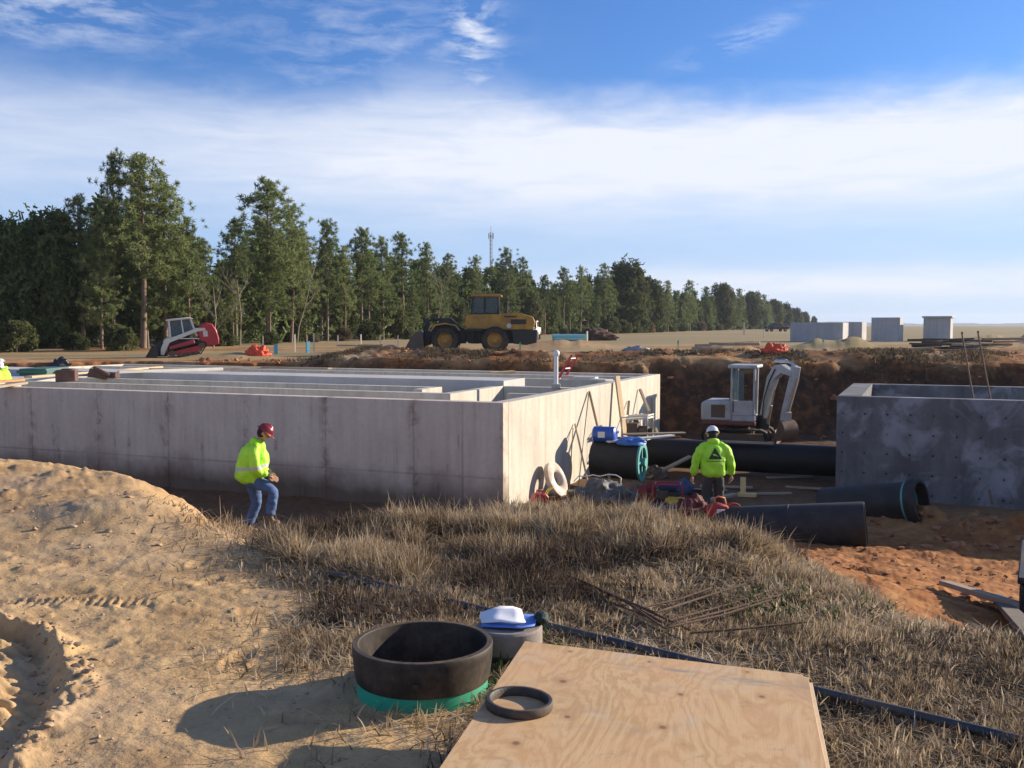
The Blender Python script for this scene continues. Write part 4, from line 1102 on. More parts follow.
        # work light on a stalk
        MB().tube([(.55,s*.75,1.9),(.7,s*.95,2.05)],.02,5).box((.75,s*.95,2.1),(.1,.16,.14)).build('work_light',M_blk,o,bevel=.01)
    MB().tube([(1.2,0,1.75),(2.0,0,1.75)],.08,8).tube([(2.0,0,1.75),(2.35,0,1.65)],.045,8).build('tilt_cylinder',M_blk,o,50)
    MB().prism([(2.2,1.9),(2.4,1.75),(2.55,.75),(2.4,.6),(2.3,.8),(2.15,1.6)],-.1,.1).build('bell_crank',M_blk,o,30,bevel=.02)
    # bucket: curved shell between two cheek plates
    prof=[(3.75,.06),(2.95,.05),(2.6,.18),(2.42,.5),(2.48,.85),(2.72,1.12),(2.68,1.16),(2.42,.9),(2.35,.48),(2.55,.12),(2.93,0),(3.78,0)]
    bk=MB().prism(prof,-1.2,1.2)
    for s in (-1,1): bk.prism([(3.45,.03),(2.9,.03),(2.55,.15),(2.4,.5),(2.46,.9),(2.72,1.14),(3.0,.85)],s*1.2-.02,s*1.2+.02)
    bk.build('bucket',M_stl,o,35)
    for s in (-1,1):
        for x in (-1.28,1.27):
            w_=wheel(o,x,s*.98,.68,.5,s)
    # round decal and dashes on the hood flank
    for s in (-1,1):
        d_=MB().lathe([(0,0),(.13,0)],20,M=Matrix.Translation((-2.0,s*.646,1.42)) @ Matrix.Rotation(PI/2,4,'X')); d_.build('round_decal',pmat('decal_grey',(.5,.5,.47),.5),o)
        MB().bb(-2.4,-1.75,s*.642-.002,s*.642+.002,1.86,1.93).build('hood_stripe',M_blk,o)
    return o
q=dp(462,350,52.0); zl=max(hz(q.x-2,52),hz(q.x+2,52),hz(q.x,52))
wheel_loader((q.x+.45,52.5,zl-.08),R(180-1))

def track_loop(pts,wdt,mat,name,parent,y,th=.05,lugs=True):
    """closed belt around a loop of (x,z) points"""
    n=len(pts); b=MB()
    cx=sum(p[0] for p in pts)/n; cz=sum(p[1] for p in pts)/n
    dense=[]
    for i in range(n):
        a=Vector(pts[i]);c=Vector(pts[(i+1)%n]); k=max(1,int((c-a).length/.09))
        for j in range(k): dense.append(a.lerp(c,j/k))
    m=len(dense)
    nrm=[]
    for i in range(m):
        t_=(dense[(i+1)%m]-dense[i-1]).normalized(); nn=Vector((t_.y,-t_.x))
        if nn.dot(dense[i]-Vector((cx,cz)))<0: nn=-nn
        nrm.append(nn)
    vs=[]
    for i in range(m):
        h=th*(1.5 if (i%2==0 and lugs) else 1)
        o_=dense[i]+nrm[i]*h; p_=dense[i]
        vs+=[(p_.x,-wdt/2,p_.y),(o_.x,-wdt/2,o_.y),(o_.x,wdt/2,o_.y),(p_.x,wdt/2,p_.y)]
    fs=[]
    for i in range(m):
        j=(i+1)%m
        for k in range(4):
            fs.append((i*4+k,i*4+(k+1)%4,j*4+(k+1)%4,j*4+k))
    b.add(vs,fs); o=b.build(name,mat,parent,30); o.location=(0,y,0); return o
def arc(cx,cz,r,a0,a1,n=8): return [(cx+r*math.cos(R(a0+(a1-a0)*i/n)),cz+r*math.sin(R(a0+(a1-a0)*i/n))) for i in range(n+1)]
def skid_steer(loc,rz,pitch):
    o=thing('track_loader','red and cream compact track loader with empty cab in front of the pines','skid steer',loc,rot=(0,pitch,rz))
    for s in (-1,1):
        loop=arc(.62,.23,.21,-100,70,8)[::1]+[( -.5,.62)]+arc(-.72,.52,.19,95,190,6)+[(-.62,.08)]+[(.5,.02)]
        track_loop(loop,.32,M_rub,'track',o,s*.66,.03)
        MB().prism([(.55,.12),(.7,.3),(-.55,.52),(-.75,.45),(-.55,.18)],s*.66-.08,s*.66+.08).build('track_frame',M_mred,o,30,bevel=.02)
        b=MB()
        for x,z,r in ((.62,.23,.17),(-.72,.5,.16),(.3,.13,.1),(.05,.13,.1),(-.2,.13,.1),(-.45,.14,.1)): b.tube([(x,s*.66-.1,z),(x,s*.66+.1,z)],r,16)
        b.build('roller',M_stl,o,40)
        # cream lift arm: rises from the rear pivot along the cab and drops to the bucket
        MB().prism([(-.95,1.42),(-.6,1.46),(.35,1.14),(.85,1.02),(1.08,.55),(1.12,.22),(.95,.18),(.82,.5),(.66,.82),(.28,.95),(-.62,1.26),(-1.0,1.27)],s*.56-.07,s*.56+.07).build('lift_arm',M_cream,o,30,bevel=.02)
        MB().tube([(-.75,s*.52,.85),(.2,s*.52,.98)],.05,8).build('lift_cylinder',M_chr,o,50)
        MB().prism([(-.45,.62),(.7,.42),(.72,.62),(-.4,.86)],s*.60-.12,s*.60+.12).build('side_skirt',M_mred,o,30,bevel=.02)
    MB().prism([(-.55,.35),(.75,.25),(.8,.75),(.4,.9),(-.6,.9)],-.42,.42).build('chassis',M_blk,o,30,bevel=.02)
    MB().prism([(-1.5,.45),(-.7,.4),(-.62,1.35),(-.85,1.62),(-1.05,1.70),(-1.3,1.60),(-1.46,1.25),(-1.53,.8)],-.62,.62).build('engine_housing',M_mred,o,30,bevel=.05)
    MB().bb(-1.56,-1.5,-.45,.45,.6,1.2).build('grille',M_blk,o)
    for s in (-1,1): MB().bb(-1.05,-.85,s*.625-.004,s*.625+.004,.95,1.25).build('decal',M_cream,o)
    b=MB()
    for s in (-1,1):
        b.prism([(.66,.9),(.60,2.0),(.53,2.0),(.56,.9)],s*.45-.03,s*.45+.03)
        b.prism([(-.62,1.0),(-.42,2.0),(-.34,2.0),(-.52,1.0)],s*.45-.03,s*.45+.03)
        b.prism([(-.03,1.1),(0,2.0),(.05,2.0),(.04,1.1)],s*.45-.02,s*.45+.02)
    for x_,z_ in ((.62,1.02),(.57,1.97),(-.40,1.97),(-.55,1.1)): b.tube([(x_,-.46,z_),(x_,.46,z_)],.03,6)
    b.build('cab_frame',M_cream,o,30)
    MB().prism([(.70,1.98),(.66,2.08),(-.35,2.08),(-.52,1.97)],-.52,.52).build('cab_roof',M_cream,o,30,bevel=.03)
    for s in (-1,1): MB().prism([(.55,1.12),(.55,1.98),(-.38,1.98),(-.5,1.25)],s*.44-.006,s*.44+.006).build('side_window',M_gls,o)
    MB().prism([(.62,1.0),(.58,1.96),(.565,1.96),(.605,1.0)],-.40,.40).build('front_window',pmat('dark_glass',(.03,.035,.04),.15,.1,3,0),o)
    MB().box((.0,0,1.0),(.45,.45,.14)).box((-.2,0,1.25),(.12,.42,.5)).build('seat',M_seat,o,bevel=.03)
    MB().prism([(.85,.1),(1.25,.15),(1.3,.62),(1.15,.95),(.95,.9),(.9,.5)],-.5,.5).build('hitch_plate',M_blk,o,30,bevel=.02)
    bk=MB().prism([(2.0,.02),(1.35,.10),(1.25,.55),(1.42,.72),(1.36,.74),(1.18,.56),(1.28,.05),(1.98,-.02)],-.85,.85)
    for s in (-1,1): bk.prism([(1.85,.0),(1.3,.06),(1.22,.55),(1.40,.73)],s*.85-.015,s*.85+.015)
    bk.build('bucket',M_blk,o,30)
    return o
q=dp(186,355,48.0)
sk=skid_steer((q.x,48.0,hz(q.x,48.0)+.05),R(180+21),R(6)); sk.scale=(1.03,.95,.88)

def mini_ex(loc,rz):
    o=thing('mini_excavator','white mini excavator with open canopy working in the shaded pit','mini excavator',loc,rz)
    for s in (-1,1):
        loop=arc(.72,.24,.20,-90,90,8)+arc(-.72,.24,.20,90,270,8)
        track_loop(loop,.30,M_rub,'track',o,s*.60,.03)
        b=MB().bb(-.7,.7,s*.6-.1,s*.6+.1,.14,.34)
        for x in (-.72,-.4,-.13,.14,.41,.72): b.tube([(x,s*.6-.13,.2),(x,s*.6+.13,.2)],.14 if abs(x)>.5 else .09,14)
        b.build('track_frame',M_stl,o,40)
    MB().bb(-.45,.45,-.5,.5,.2,.42).tube([(0,0,.4),(0,0,.55)],.34,24).build('undercarriage',M_blk,o,40)
    MB().prism([(1.12,.05),(1.18,.05),(1.20,.30),(1.15,.48),(1.09,.46),(1.13,.28)],-.78,.78).bb(.5,1.12,-.4,-.3,.2,.28).bb(.5,1.12,.3,.4,.2,.28).build('dozer_blade',M_stl,o,30,bevel=.01)
    # house
    MB().bb(-.95,.55,-.62,.62,.55,.68).build('house_base',pmat('faded_maroon',(.16,.035,.03),.6,.2,4,.1,dirt=.4),o,30,bevel=.04)
    b=MB().prism([(-.98,.68),(-.08,.68),(-.08,1.18),(-.18,1.26),(-.86,1.26),(-.98,1.18)],-.62,.62); b.build('engine_cover',M_offw,o,30,bevel=.06)
    for s in (-1,1):
        b=MB().bb(-.68,-.28,s*.623-.003,s*.623+.003,.78,1.15)
        for k in range(5): b.bb(-.66,-.3,s*.629-.005,s*.629+.005,.82+.07*k,.85+.07*k)
        b.build('louvre',M_stl,o)
    MB().bb(-.08,.55,-.62,.1,.68,.86).build('floor_plate',M_offw,o,bevel=.03)
    MB().box((.0,-.2,1.0),(.42,.42,.14)).box((-.14,-.2,1.26),(.12,.4,.5)).build('seat',M_seat,o,bevel=.03)
    MB().tube([(.36,-.32,.86),(.33,-.32,1.22)],.02,6).tube([(.36,-.1,.86),(.33,-.1,1.22)],.02,6).sphere((.33,-.32,1.24),.035).sphere((.33,-.1,1.24),.035).build('control_lever',M_blk,o)
    b=MB()
    for x,y in ((-.12,-.56),(-.12,.40),(.52,-.56),(.50,.12)): b.tube([(x,y,.68 if x<0 else .8),(x+.02,y,2.22)],.035,8)
    b.build('canopy_post',M_offw,o,40)
    MB().bb(-.14,-.11,-.55,.42,1.26,2.2).build('rear_window',M_gls,o)
    MB().bb(-.10,.50,-.625,-.60,.86,1.28).build('side_panel',M_offw,o,bevel=.008)
    MB().bb(-.08,.24,-.615,-.60,1.30,2.15).build('side_window',M_gls,o)
    MB().tube([(-.05,-.64,.95),(-.05,-.66,1.6)],.015,6).build('grab_rail',M_blk,o)
    MB().bb(-.22,.62,-.64,.5,2.2,2.30).build('canopy_roof',M_offw,o,bevel=.04)
    # boom (x forward from the swing post), stick, bucket
    SW=Matrix.Translation((.7,0,0)) @ Matrix.Rotation(R(-46),4,'Z') @ Matrix.Translation((-.7,0,0)); n0=len(o.children)
    MB().bb(.55,.85,-.14,.14,.42,.85).build('swing_post',M_blk,o,bevel=.03)
    bw=.10
    MB().prism([(.62,.62),(.80,.62),(1.12,1.55),(1.30,1.92),(1.62,2.10),(2.08,2.02),(2.10,2.16),(1.60,2.34),(1.30,2.30),(.98,1.95)],-bw,bw).build('boom',M_offw,o,30,bevel=.015)
    MB().tube([(.92,0,.62),(1.08,0,1.15)],.055,10).tube([(1.08,0,1.15),(1.22,0,1.65)],.032,10).build('boom_cylinder',M_chr,o,50)
    MB().tube([(1.25,0,2.42),(1.75,0,2.44)],.05,10).tube([(1.75,0,2.44),(2.15,0,2.34)],.03,10).build('stick_cylinder',M_chr,o,50)
    MB().prism([(2.05,2.35),(2.28,2.28),(2.20,1.9),(1.72,.72),(1.58,.70),(1.62,.95),(1.98,2.0)],-bw*.8,bw*.8).build('stick',M_offw,o,30,bevel=.015)
    MB().tube([(2.20,0,2.0),(2.0,0,1.45)],.045,10).tube([(2.0,0,1.45),(1.82,0,.98)],.026,10).build('bucket_cylinder',M_chr,o,50)
    MB().prism([(1.80,1.03),(1.87,1.0),(1.84,.72),(1.77,.74)],-.12,.12).build('bucket_link',M_offw,o)
    prof=arc(1.72,.50,.30,75,-120,12); inner=arc(1.72,.50,.26,-120,75,12)
    bk=MB().prism(prof+inner,-.24,.24)
    for s in (-1,1): bk.prism(arc(1.72,.50,.29,75,-120,12),s*.24-.012,s*.24+.012)
    for k in range(4): bk.box((1.53,-.18+.12*k,.25),(.10,.04,.03),(0,.5,0))
    bk.build('bucket',M_stl,o,35)
    MB().tube([(.8,.1,.8),(.95,.16,1.3),(1.15,.13,1.85),(1.4,.12,2.2)],.018,6).tube([(.8,-.1,.8),(.95,-.16,1.3),(1.15,-.13,1.85),(1.4,-.12,2.2)],.018,6).build('hose',M_blk,o,60)
    for ch in o.children:
        if ch.name.split('.')[0] in ('swing_post','boom','boom_cylinder','stick_cylinder','stick','bucket_cylinder','bucket_link','bucket','hose'): ch.matrix_local=SW @ ch.matrix_local
    return o
q=dp(738,440,32.0)
mx=mini_ex((q.x,32.0,hz(q.x,32.0)+.0),R(-22)); mx.scale=(1.1,1.1,1.1)

# distant pickup seen head-on behind the loader
def pickup(loc,rz,label,paint,sc=1.0):
    o=thing('pickup_truck',label,'pickup truck',loc,rz); o.scale=(sc,)*3
    MB().prism([(2.6,.45),(2.65,.95),(2.5,1.12),(1.3,1.18),(-2.7,1.15),(-2.75,.5)],-.95,.95).build('body',paint,o,30,bevel=.06)
    MB().prism([(1.35,1.15),(.75,1.78),(-.9,1.80),(-1.15,1.15)],-.82,.82).build('cab',paint,o,30,bevel=.06)
    MB().prism([(1.40,1.17),(.82,1.74),(.80,1.72),(1.36,1.15)],-.74,.74).build('windscreen',pmat('dark_glass',(.03,.035,.04)),o)
    for s in (-1,1):
        MB().bb(-.8,.7,s*.825-.004,s*.825+.004,1.22,1.68).build('side_window',pmat('dark_glass',(.03,.035,.04)),o)
        MB().bb(2.58,2.66,s*.72-.16,s*.72+.16,.82,1.02).build('headlight',M_chr,o,bevel=.02)
        for x in (1.7,-1.7): wheel(o,x,s*.86,.38,.24,s)
    MB().bb(2.6,2.68,-.5,.5,.68,1.02).build('grille',M_blk,o); MB().bb(2.62,2.76,-.92,.92,.42,.62).build('bumper',M_chr,o,bevel=.03)
    MB().bb(-2.72,-1.2,-.8,.8,1.148,1.156).build('bed',M_blk,o)
    return o
q=dp(529,337,96.0); pickup((q.x,96,hz(q.x,96)+.0),R(-96),'white pickup truck seen head on, half hidden behind the yellow loader',M_cream)
q=on(776,331.5,.2); pickup((q.x,q.y,q.z),R(200),'tiny dark pickup far off where the treeline thins out',M_blk)
from mathutils import noise as mn
# ================= people =================
def skin_mesh(V,E,Rd,sub=2,root=0):
    me=bpy.data.meshes.new('tmp'); me.from_pydata(V,E,[])
    o=bpy.data.objects.new('tmp',me); COL.objects.link(o)
    o.modifiers.new('s','SKIN')
    for i,r in enumerate(Rd): me.skin_vertices[0].data[i].radius = r if isinstance(r,(tuple,list)) else (r,r)
    for i in range(len(V)): me.skin_vertices[0].data[i].use_root=(i==root)
    if isinstance(root,(list,tuple)):
        for i in range(len(V)): me.skin_vertices[0].data[i].use_root=(i in root)
    s=o.modifiers.new('u','SUBSURF'); s.levels=sub; s.render_levels=sub
    dg=bpy.context.evaluated_depsgraph_get(); dg.update()
    m2=bpy.data.meshes.new_from_object(o.evaluated_get(dg))
    vs=[tuple(v.co) for v in m2.vertices]; fs=[tuple(p.vertices) for p in m2.polygons]
    bpy.data.objects.remove(o); bpy.data.meshes.remove(me); bpy.data.meshes.remove(m2)
    return vs,fs
def chainsk(chains,sub=2):
    """chains: list of lists of (point,radius); equal first points join"""
    V=[];E=[];Rd=[];idx={}; root=0
    for ch in chains:
        prev=None
        for p,r in ch:
            key=tuple(round(c,4) for c in p)
            if key not in idx: idx[key]=len(V); V.append(tuple(p)); Rd.append(r)
            i=idx[key]
            if prev is not None and prev!=i: E.append((prev,i))
            prev=i
    return skin_mesh(V,E,Rd,sub,0)
M_skin=pmat('skin',(.48,.27,.18),.6,.1,10,.05)
M_jean=pmat('blue_denim',(.07,.13,.27),.85,.35,7,.3)
M_dkt=pmat('dark_trousers',(.05,.047,.04),.85,.3,7,.3)
M_boot=pmat('tan_boots',(.17,.11,.065),.8,.25,9,.2)
M_hair=pmat('dark_hair',(.02,.015,.012),.8)
def hivis(name,bands):
    m,t,b=nt(name); g=NG(t)
    tc=g.n('ShaderNodeTexCoord').outputs['Object']; s=g.n('ShaderNodeSeparateXYZ',ins={0:tc}); z=s.outputs[2]; x=s.outputs[0]
    n=g.noise(tc,5,3,.5)
    c=g.mix(g.mapr(n,.35,.65),(.36,.80,.02),(.48,.92,.05))
    f=None
    for z0,hw,sl in bands:
        v=g.math('LESS_THAN',g.math('ABSOLUTE',g.math('SUBTRACT',g.math('ADD',z,g.math('MULTIPLY',x,sl)),z0)),hw)
        f=v if f is None else g.math('MAXIMUM',f,v)
    if f is not None: c=g.mix(f,c,(.5,.52,.52))
    t.links.new(c,b.inputs['Base Color']); b.inputs['Roughness'].default_value=.6
    folds=g.noise(g.vec(tc,(1,1,.7)),11,4,.6,1.0)
    t.links.new(g.bump(folds,.9,.03),b.inputs['Normal'])
    return m
def L3(a,b,t): return tuple(a[i]+(b[i]-a[i])*t for i in range(3))
def person(label,loc,rz,J,jacket,trousers,hat,rim_wide=False,stripe=True,scale=1.0):
    """J: joints in local metres, x forward, y left, z up"""
    o=thing('person',label,'person',loc,rz); o.scale=(scale,)*3
    pel,spn,chs,nek,hd=J['pelvis'],J['spine'],J['chest'],J['neck'],J['head']
    ch=[[(pel,(.12,.14)),(spn,(.10,.13)),(chs,(.10,.12)),(nek,.055),(L3(nek,hd,.5),.06)]]
    for s in 'lr':
        sh,elb,wr,hp,kn,an,toe=[J[k+s] for k in ('sh','el','wr','hp','kn','an','toe')]
        ch.append([(chs,(.10,.12)),(sh,.048),(L3(sh,elb,.5),.046),(elb,.040),(L3(elb,wr,.4),.042),(wr,.028)])
        ch.append([(pel,(.13,.15)),(hp,.10),(L3(hp,kn,.5),.082),(kn,.058),(L3(kn,an,.35),.055),(an,.028),(toe,.016)])
    b=MB(); b.add(*chainsk(ch,1))
    # hands: palm, four fingers and a thumb curling round
    for s in 'lr':
        wr=Vector(J['wr'+s]); el_=Vector(J['el'+s]); d=(wr-el_).normalized()
        curl=Vector(J.get('curl'+s,(1,0,-.2))).normalized(); side=d.cross(curl).normalized()
        pc=wr+d*.085
        b.add(*chainsk([[(tuple(wr),.026),(tuple(wr+d*.045),(.036,.020)),(tuple(pc),(.038,.018))]],1))
        for k,(off,ln) in enumerate(((-.03,.075),(-.010,.085),(.011,.08),(.031,.062))):
            p0=wr+d*.06+side*off; p1=pc+side*off*1.05+d*.012; p2=p1+(d*.75+curl*.65)*ln*.5; p3=p2+(d*.15+curl)*ln*.5
            b.add(*chainsk([[(tuple(p0),.009),(tuple(p1),.0095),(tuple(p2),.0085),(tuple(p3),.0075)]],1))
        th0=wr+d*.02-side*.02; th1=wr+d*.045-side*.05+curl*.015; th2=th1+(d*.6+curl*.7)*.04
        b.add(*chainsk([[(tuple(th0),.012),(tuple(th1),.0115),(tuple(th2),.009)]],1))
    # head with face, turned by hrot
    HM=Matrix.Translation(hd) @ Euler(J.get('hrot',(0,0,0))).to_matrix().to_4x4()
    vs=[];fs=[];nu,nv=28,20
    for j in range(nv+1):
        ph=PI*j/nv
        for i in range(nu):
            t=2*PI*i/nu; x,y,z=math.sin(ph)*math.cos(t),math.sin(ph)*math.sin(t),math.cos(ph)
            rx,ry,rz_=.098,.077,.118
            if z<0: ry*=1+.28*z; rx*=1+.10*z
            p=Vector((x*rx,y*ry,z*rz_))
            if x>.3:
                if abs(y)<.22 and -.35<z<.1: p.x+=.022*(1-abs(y)/.22)*(.5-(z-.1))*1.0        # nose
                if .12<abs(y)<.55 and -.02<z<.22: p.x-=.012                                 # eye sockets
                if abs(y)<.4 and -.55<z<-.42: p.x+=.006                                     # lips
                if abs(y)<.35 and z<-.75: p.x+=.014                                         # chin
            if abs(y)>.93 and -.25<z<.2: p.y*=1.17                                          # ears
            vs.append(tuple(p))
    for j in range(nv):
        for i in range(nu): i2=(i+1)%nu; fs.append((j*nu+i,(j+1)*nu+i,(j+1)*nu+i2,j*nu+i2))
    b.add(vs,fs,HM)
    b.build('body',M_skin,o,180)
    e=MB()
    for s in (-1,1): e.sphere((.081,s*.032,.008),.011,8,6,M=HM)
    e.build('eyes',M_hair,o,180)
    hr=MB().sphere((-.018,0,.012),(.098,.083,.112),18,12); 
    hr2=MB(); hr2.add([v for v in hr.v],hr.f,HM); hr2.build('hair',M_hair,o,180)
    # trousers
    tr=[[(pel,(.165,.195)),(L3(pel,spn,.55),(.16,.19))]]
    for s in 'lr':
        hp,kn,an=[J[k+s] for k in ('hp','kn','an')]
        tr.append([(pel,(.165,.195)),(hp,.128),(L3(hp,kn,.5),.112),(kn,.090),(L3(kn,an,.45),.090),(L3(kn,an,.90),.084)])
    tb=MB().add(*chainsk(tr,3))
    for v in tb.v: v+=mn.noise_vector(Vector((v.x*10,v.y*10,v.z*16)))*.013
    tb.build('trousers',trousers,o,180)
    for s in 'lr':
        an,toe=Vector(J['an'+s]),Vector(J['toe'+s]); heel=an-(toe-an)*.25; heel.z=toe.z
        MB().add(*chainsk([[(tuple(an+Vector((0,0,.09))),.058),(tuple(an),.058),(tuple(heel.lerp(toe,.45)),(.05,.05)),(tuple(toe),(.042,.036))],[(tuple(an),.058),(tuple(heel),.045)]],2)).build('boot',M_boot,o,180)
    # jacket: roomy, with sleeves and a hood lying on the back
    w0,d0=J.get('jw',(.25,.19)); hem=J['hem']
    jk=[[(hem,(d0*.95,w0*.97)),(L3(hem,spn,.6),(d0*1.02,w0*1.02)),(spn,(d0,w0)),(L3(spn,chs,.6),(d0*.98,w0)),(chs,(d0*.92,w0*.93)),(L3(chs,nek,.65),(.115,.14)),(L3(nek,hd,.28),(.10,.105))]]
    for s in 'lr':
        sh,elb,wr=[J[k+s] for k in ('sh','el','wr')]
    jb=MB().add(*chainsk(jk,3))
    for s in 'lr':
        sh,elb,wr=[J[k+s] for k in ('sh','el','wr')]
        jb.add(*chainsk([[(L3(nek,sh,.30),.080),(L3(nek,sh,.7),.092),(L3(sh,elb,.10),.100),(L3(sh,elb,.5),.097),(elb,.09),(L3(elb,wr,.5),.082),(L3(elb,wr,.97),.060)]],3))
    for v in jb.v:
        w_=mn.noise_vector(v*9.0)*.016+mn.noise_vector(Vector((v.x*18,v.y*18,v.z*7)))*.009; v+=w_
    jo=jb.build('jacket',jacket,o,180)
    cf=MB()
    if J.get('cuffs'):
        for s in 'lr':
            a,b2=L3(J['el'+s],J['wr'+s],.86),L3(J['el'+s],J['wr'+s],1.03)
            cf.tube([a,b2],[.068,.052],16)
        cf.build('cuff',M_dkt,o,60)
    bk=Vector(J.get('hooddir',(-1,0,.1)))
    hc=Vector(L3(nek,hd,.15))+bk*.09
    MB().add(*chainsk([[(tuple(hc+Vector((.03,-.10,.0))),.05),(tuple(hc+Vector((-.01,-.04,-.02))),.075),(tuple(hc+Vector((-.01,.04,-.02))),.075),(tuple(hc+Vector((.03,.10,.0))),.05)]],2)).build('hood',jacket,o,180)
    # hard hat
    hm=MB(); prof=[(0,.128),(.04,.125),(.078,.108),(.103,.078),(.115,.04),(.118,.012),(.135,.004),(.137,-.004),(.118,-.004),(.110,.01)]
    S=Matrix.Diagonal((1.12,.95,1,1)); T0=HM @ Matrix.Translation((0,0,.035)) @ Matrix.Rotation(R(4),4,'Y')
    hm.lathe(prof,30,M=T0 @ S)
    for yy in (-.03,0,.03):
        pts=[(.112*math.cos(a),yy,.127*math.sin(a)+.004) for a in [R(25+130*i/10) for i in range(11)]]
        b_=MB().tube(pts,.010,6); hm.add(b_.v,b_.f,T0)
    pk=MB().prism([(.10,.010),(.185,-.006),(.183,-.012),(.10,-.002)],-.07,.07) if not rim_wide else MB().lathe([(.115,.012),(.178,-.008),(.176,-.016),(.115,.0)],28,closed=True)
    hm.add(pk.v,pk.f,T0)
    hm.build('hard_hat',hat,o,60)
    return o,jo
M_hatr=pmat('maroon_hat',(.20,.02,.025),.3,.1,5,.02); M_hatw=pmat('white_hat',(.75,.75,.73),.3,.05,5,.02)
# worker on the left: walking right and bending, near leg stepping up, looking down
J1=dict(pelvis=(0,0,.93),spine=(.01,0,1.10),chest=(.06,0,1.34),neck=(.13,0,1.50),head=(.20,0,1.635),hrot=(0,.6,0),
 hem=(-.05,0,.80),shl=(.05,.22,1.38),ell=(.06,.30,1.08),wrl=(.26,.20,.95),shr=(.06,-.22,1.38),elr=(.08,-.30,1.09),wrr=(.28,-.18,.97),
 hpl=(0,.10,.90),knl=(.06,.11,.48),anl=(-.10,.12,.09),toel=(.07,.13,.035),
 hpr=(.01,-.10,.90),knr=(.36,-.13,.72),anr=(.28,-.14,.26),toer=(.45,-.15,.21),cuffs=True,jw=(.27,.25),curll=(.6,-.6,-.5),curlr=(.6,.6,-.5))
JK1=hivis('hi_vis_jacket_striped',[(1.10,.028,-.12),(.30,.001,0)])
P1=Vector((dp(265,528,16.0).x,16.0,0)); P1.z=hz(P1.x,16.0)
pa,jo1=person('worker in a lime jacket, maroon hard hat and blue jeans stepping past the tank',(P1.x-.20,P1.y,P1.z+.03),R(8),J1,JK1,M_jean,M_hatr)
# radio/glove in orange at the chest
# worker in the pit: back to the camera, head slightly bowed, arms hanging a little out
J2=dict(pelvis=(0,0,.95),spine=(0,0,1.10),chest=(.03,0,1.38),neck=(.07,0,1.53),head=(.11,0,1.66),hrot=(0,.35,0),
 hem=(-.0,0,.86),shl=(.02,.23,1.41),ell=(.03,.33,1.13),wrl=(.10,.37,.87),shr=(.02,-.23,1.41),elr=(.03,-.34,1.13),wrr=(.10,-.36,.88),
 hpl=(0,.10,.92),knl=(.05,.12,.50),anl=(0,.14,.09),toel=(.17,.16,.035),hpr=(0,-.10,.92),knr=(.05,-.12,.50),anr=(0,-.14,.09),toer=(.17,-.16,.035),
 jw=(.25,.20),cuffs=False,curll=(.5,-.8,-.2),curlr=(.5,.8,-.2))
JK2=hivis('hi_vis_jacket_plain',[])
P2=Vector((dp(713,500,18.9).x,18.9,0)); P2.z=hz(P2.x,18.9)
pb,jo2=person('worker seen from behind in the pit, dark triangle on his lime jacket',P2,R(90),J2,JK2,M_dkt,M_hatw,scale=1.02)
# dark triangle and the small line below it, laid on the back of the jacket
def decal_on(jo,parent,polys,mat,name,off=.012):
    bt=BVHTree.FromPolygons([v.co.copy() for v in jo.data.vertices],[tuple(p.vertices) for p in jo.data.polygons])
    vs=[];fs=[]
    def P_(y,z):
        h=bt.ray_cast(Vector((-2,y,z)),Vector((1,0,0)))
        return (h[0].x-off,y,z) if h[0] is not None else (-.2,y,z)
    for A,B,C_ in polys:
        n=6; A,B,C_=[Vector(q) for q in (A,B,C_)]; idx={}
        for i in range(n+1):
            for j in range(n+1-i):
                q=A+(B-A)*i/n+(C_-A)*j/n; idx[i,j]=len(vs); vs.append(P_(q.x,q.y))
        for i in range(n):
            for j in range(n-i):
                fs.append((idx[i,j],idx[i+1,j],idx[i,j+1]))
                if i+j<n-1: fs.append((idx[i+1,j],idx[i+1,j+1],idx[i,j+1]))
    MB().add(vs,fs).build(name,mat,parent,180)
M_logo=pmat('print_dark_green',(.015,.05,.02),.7)
decal_on(jo2,pb,[((-.125,1.235),(.125,1.235),(0,1.45))],M_logo,'triangle_emblem')
decal_on(jo2,pb,[((-.07,1.275),(-.02,1.295),(.0,1.33)),((-.02,1.295),(.0,1.33),(.03,1.30)),((.0,1.33),(.03,1.30),(.055,1.335))],JK2,'emblem_swoosh',off=.018)
decal_on(jo2,pb,[((-.17+.042*k,1.19),(-.135+.042*k,1.19),(-.135+.042*k,1.202)) for k in range(8)]+[((-.17+.042*k,1.19),(-.17+.042*k,1.202),(-.135+.042*k,1.202)) for k in range(8)],M_logo,'lettering_line')
# two people cut by the left edge, beyond the tank deck
J3=dict(J2); 
q=gp(5,381,.05); P3=Vector((dp(6,372,27.2).x,27.2,0))
pc,_=person('worker in lime vest and white hard hat half cut off by the left edge',(dp(5,372,29).x,29.0,dp(5,360,29).z-1.78*.98),R(200),dict(J2),JK2,M_dkt,M_hatw,scale=.98)
pd,_=person('second worker at the left edge, behind the one in white hat, lime jacket',(dp(-4,372,28.2).x,28.2,dp(-4,362,28.2).z-1.78*.98),R(-20),dict(J2),JK2,M_dkt,M_hatw,scale=.98)
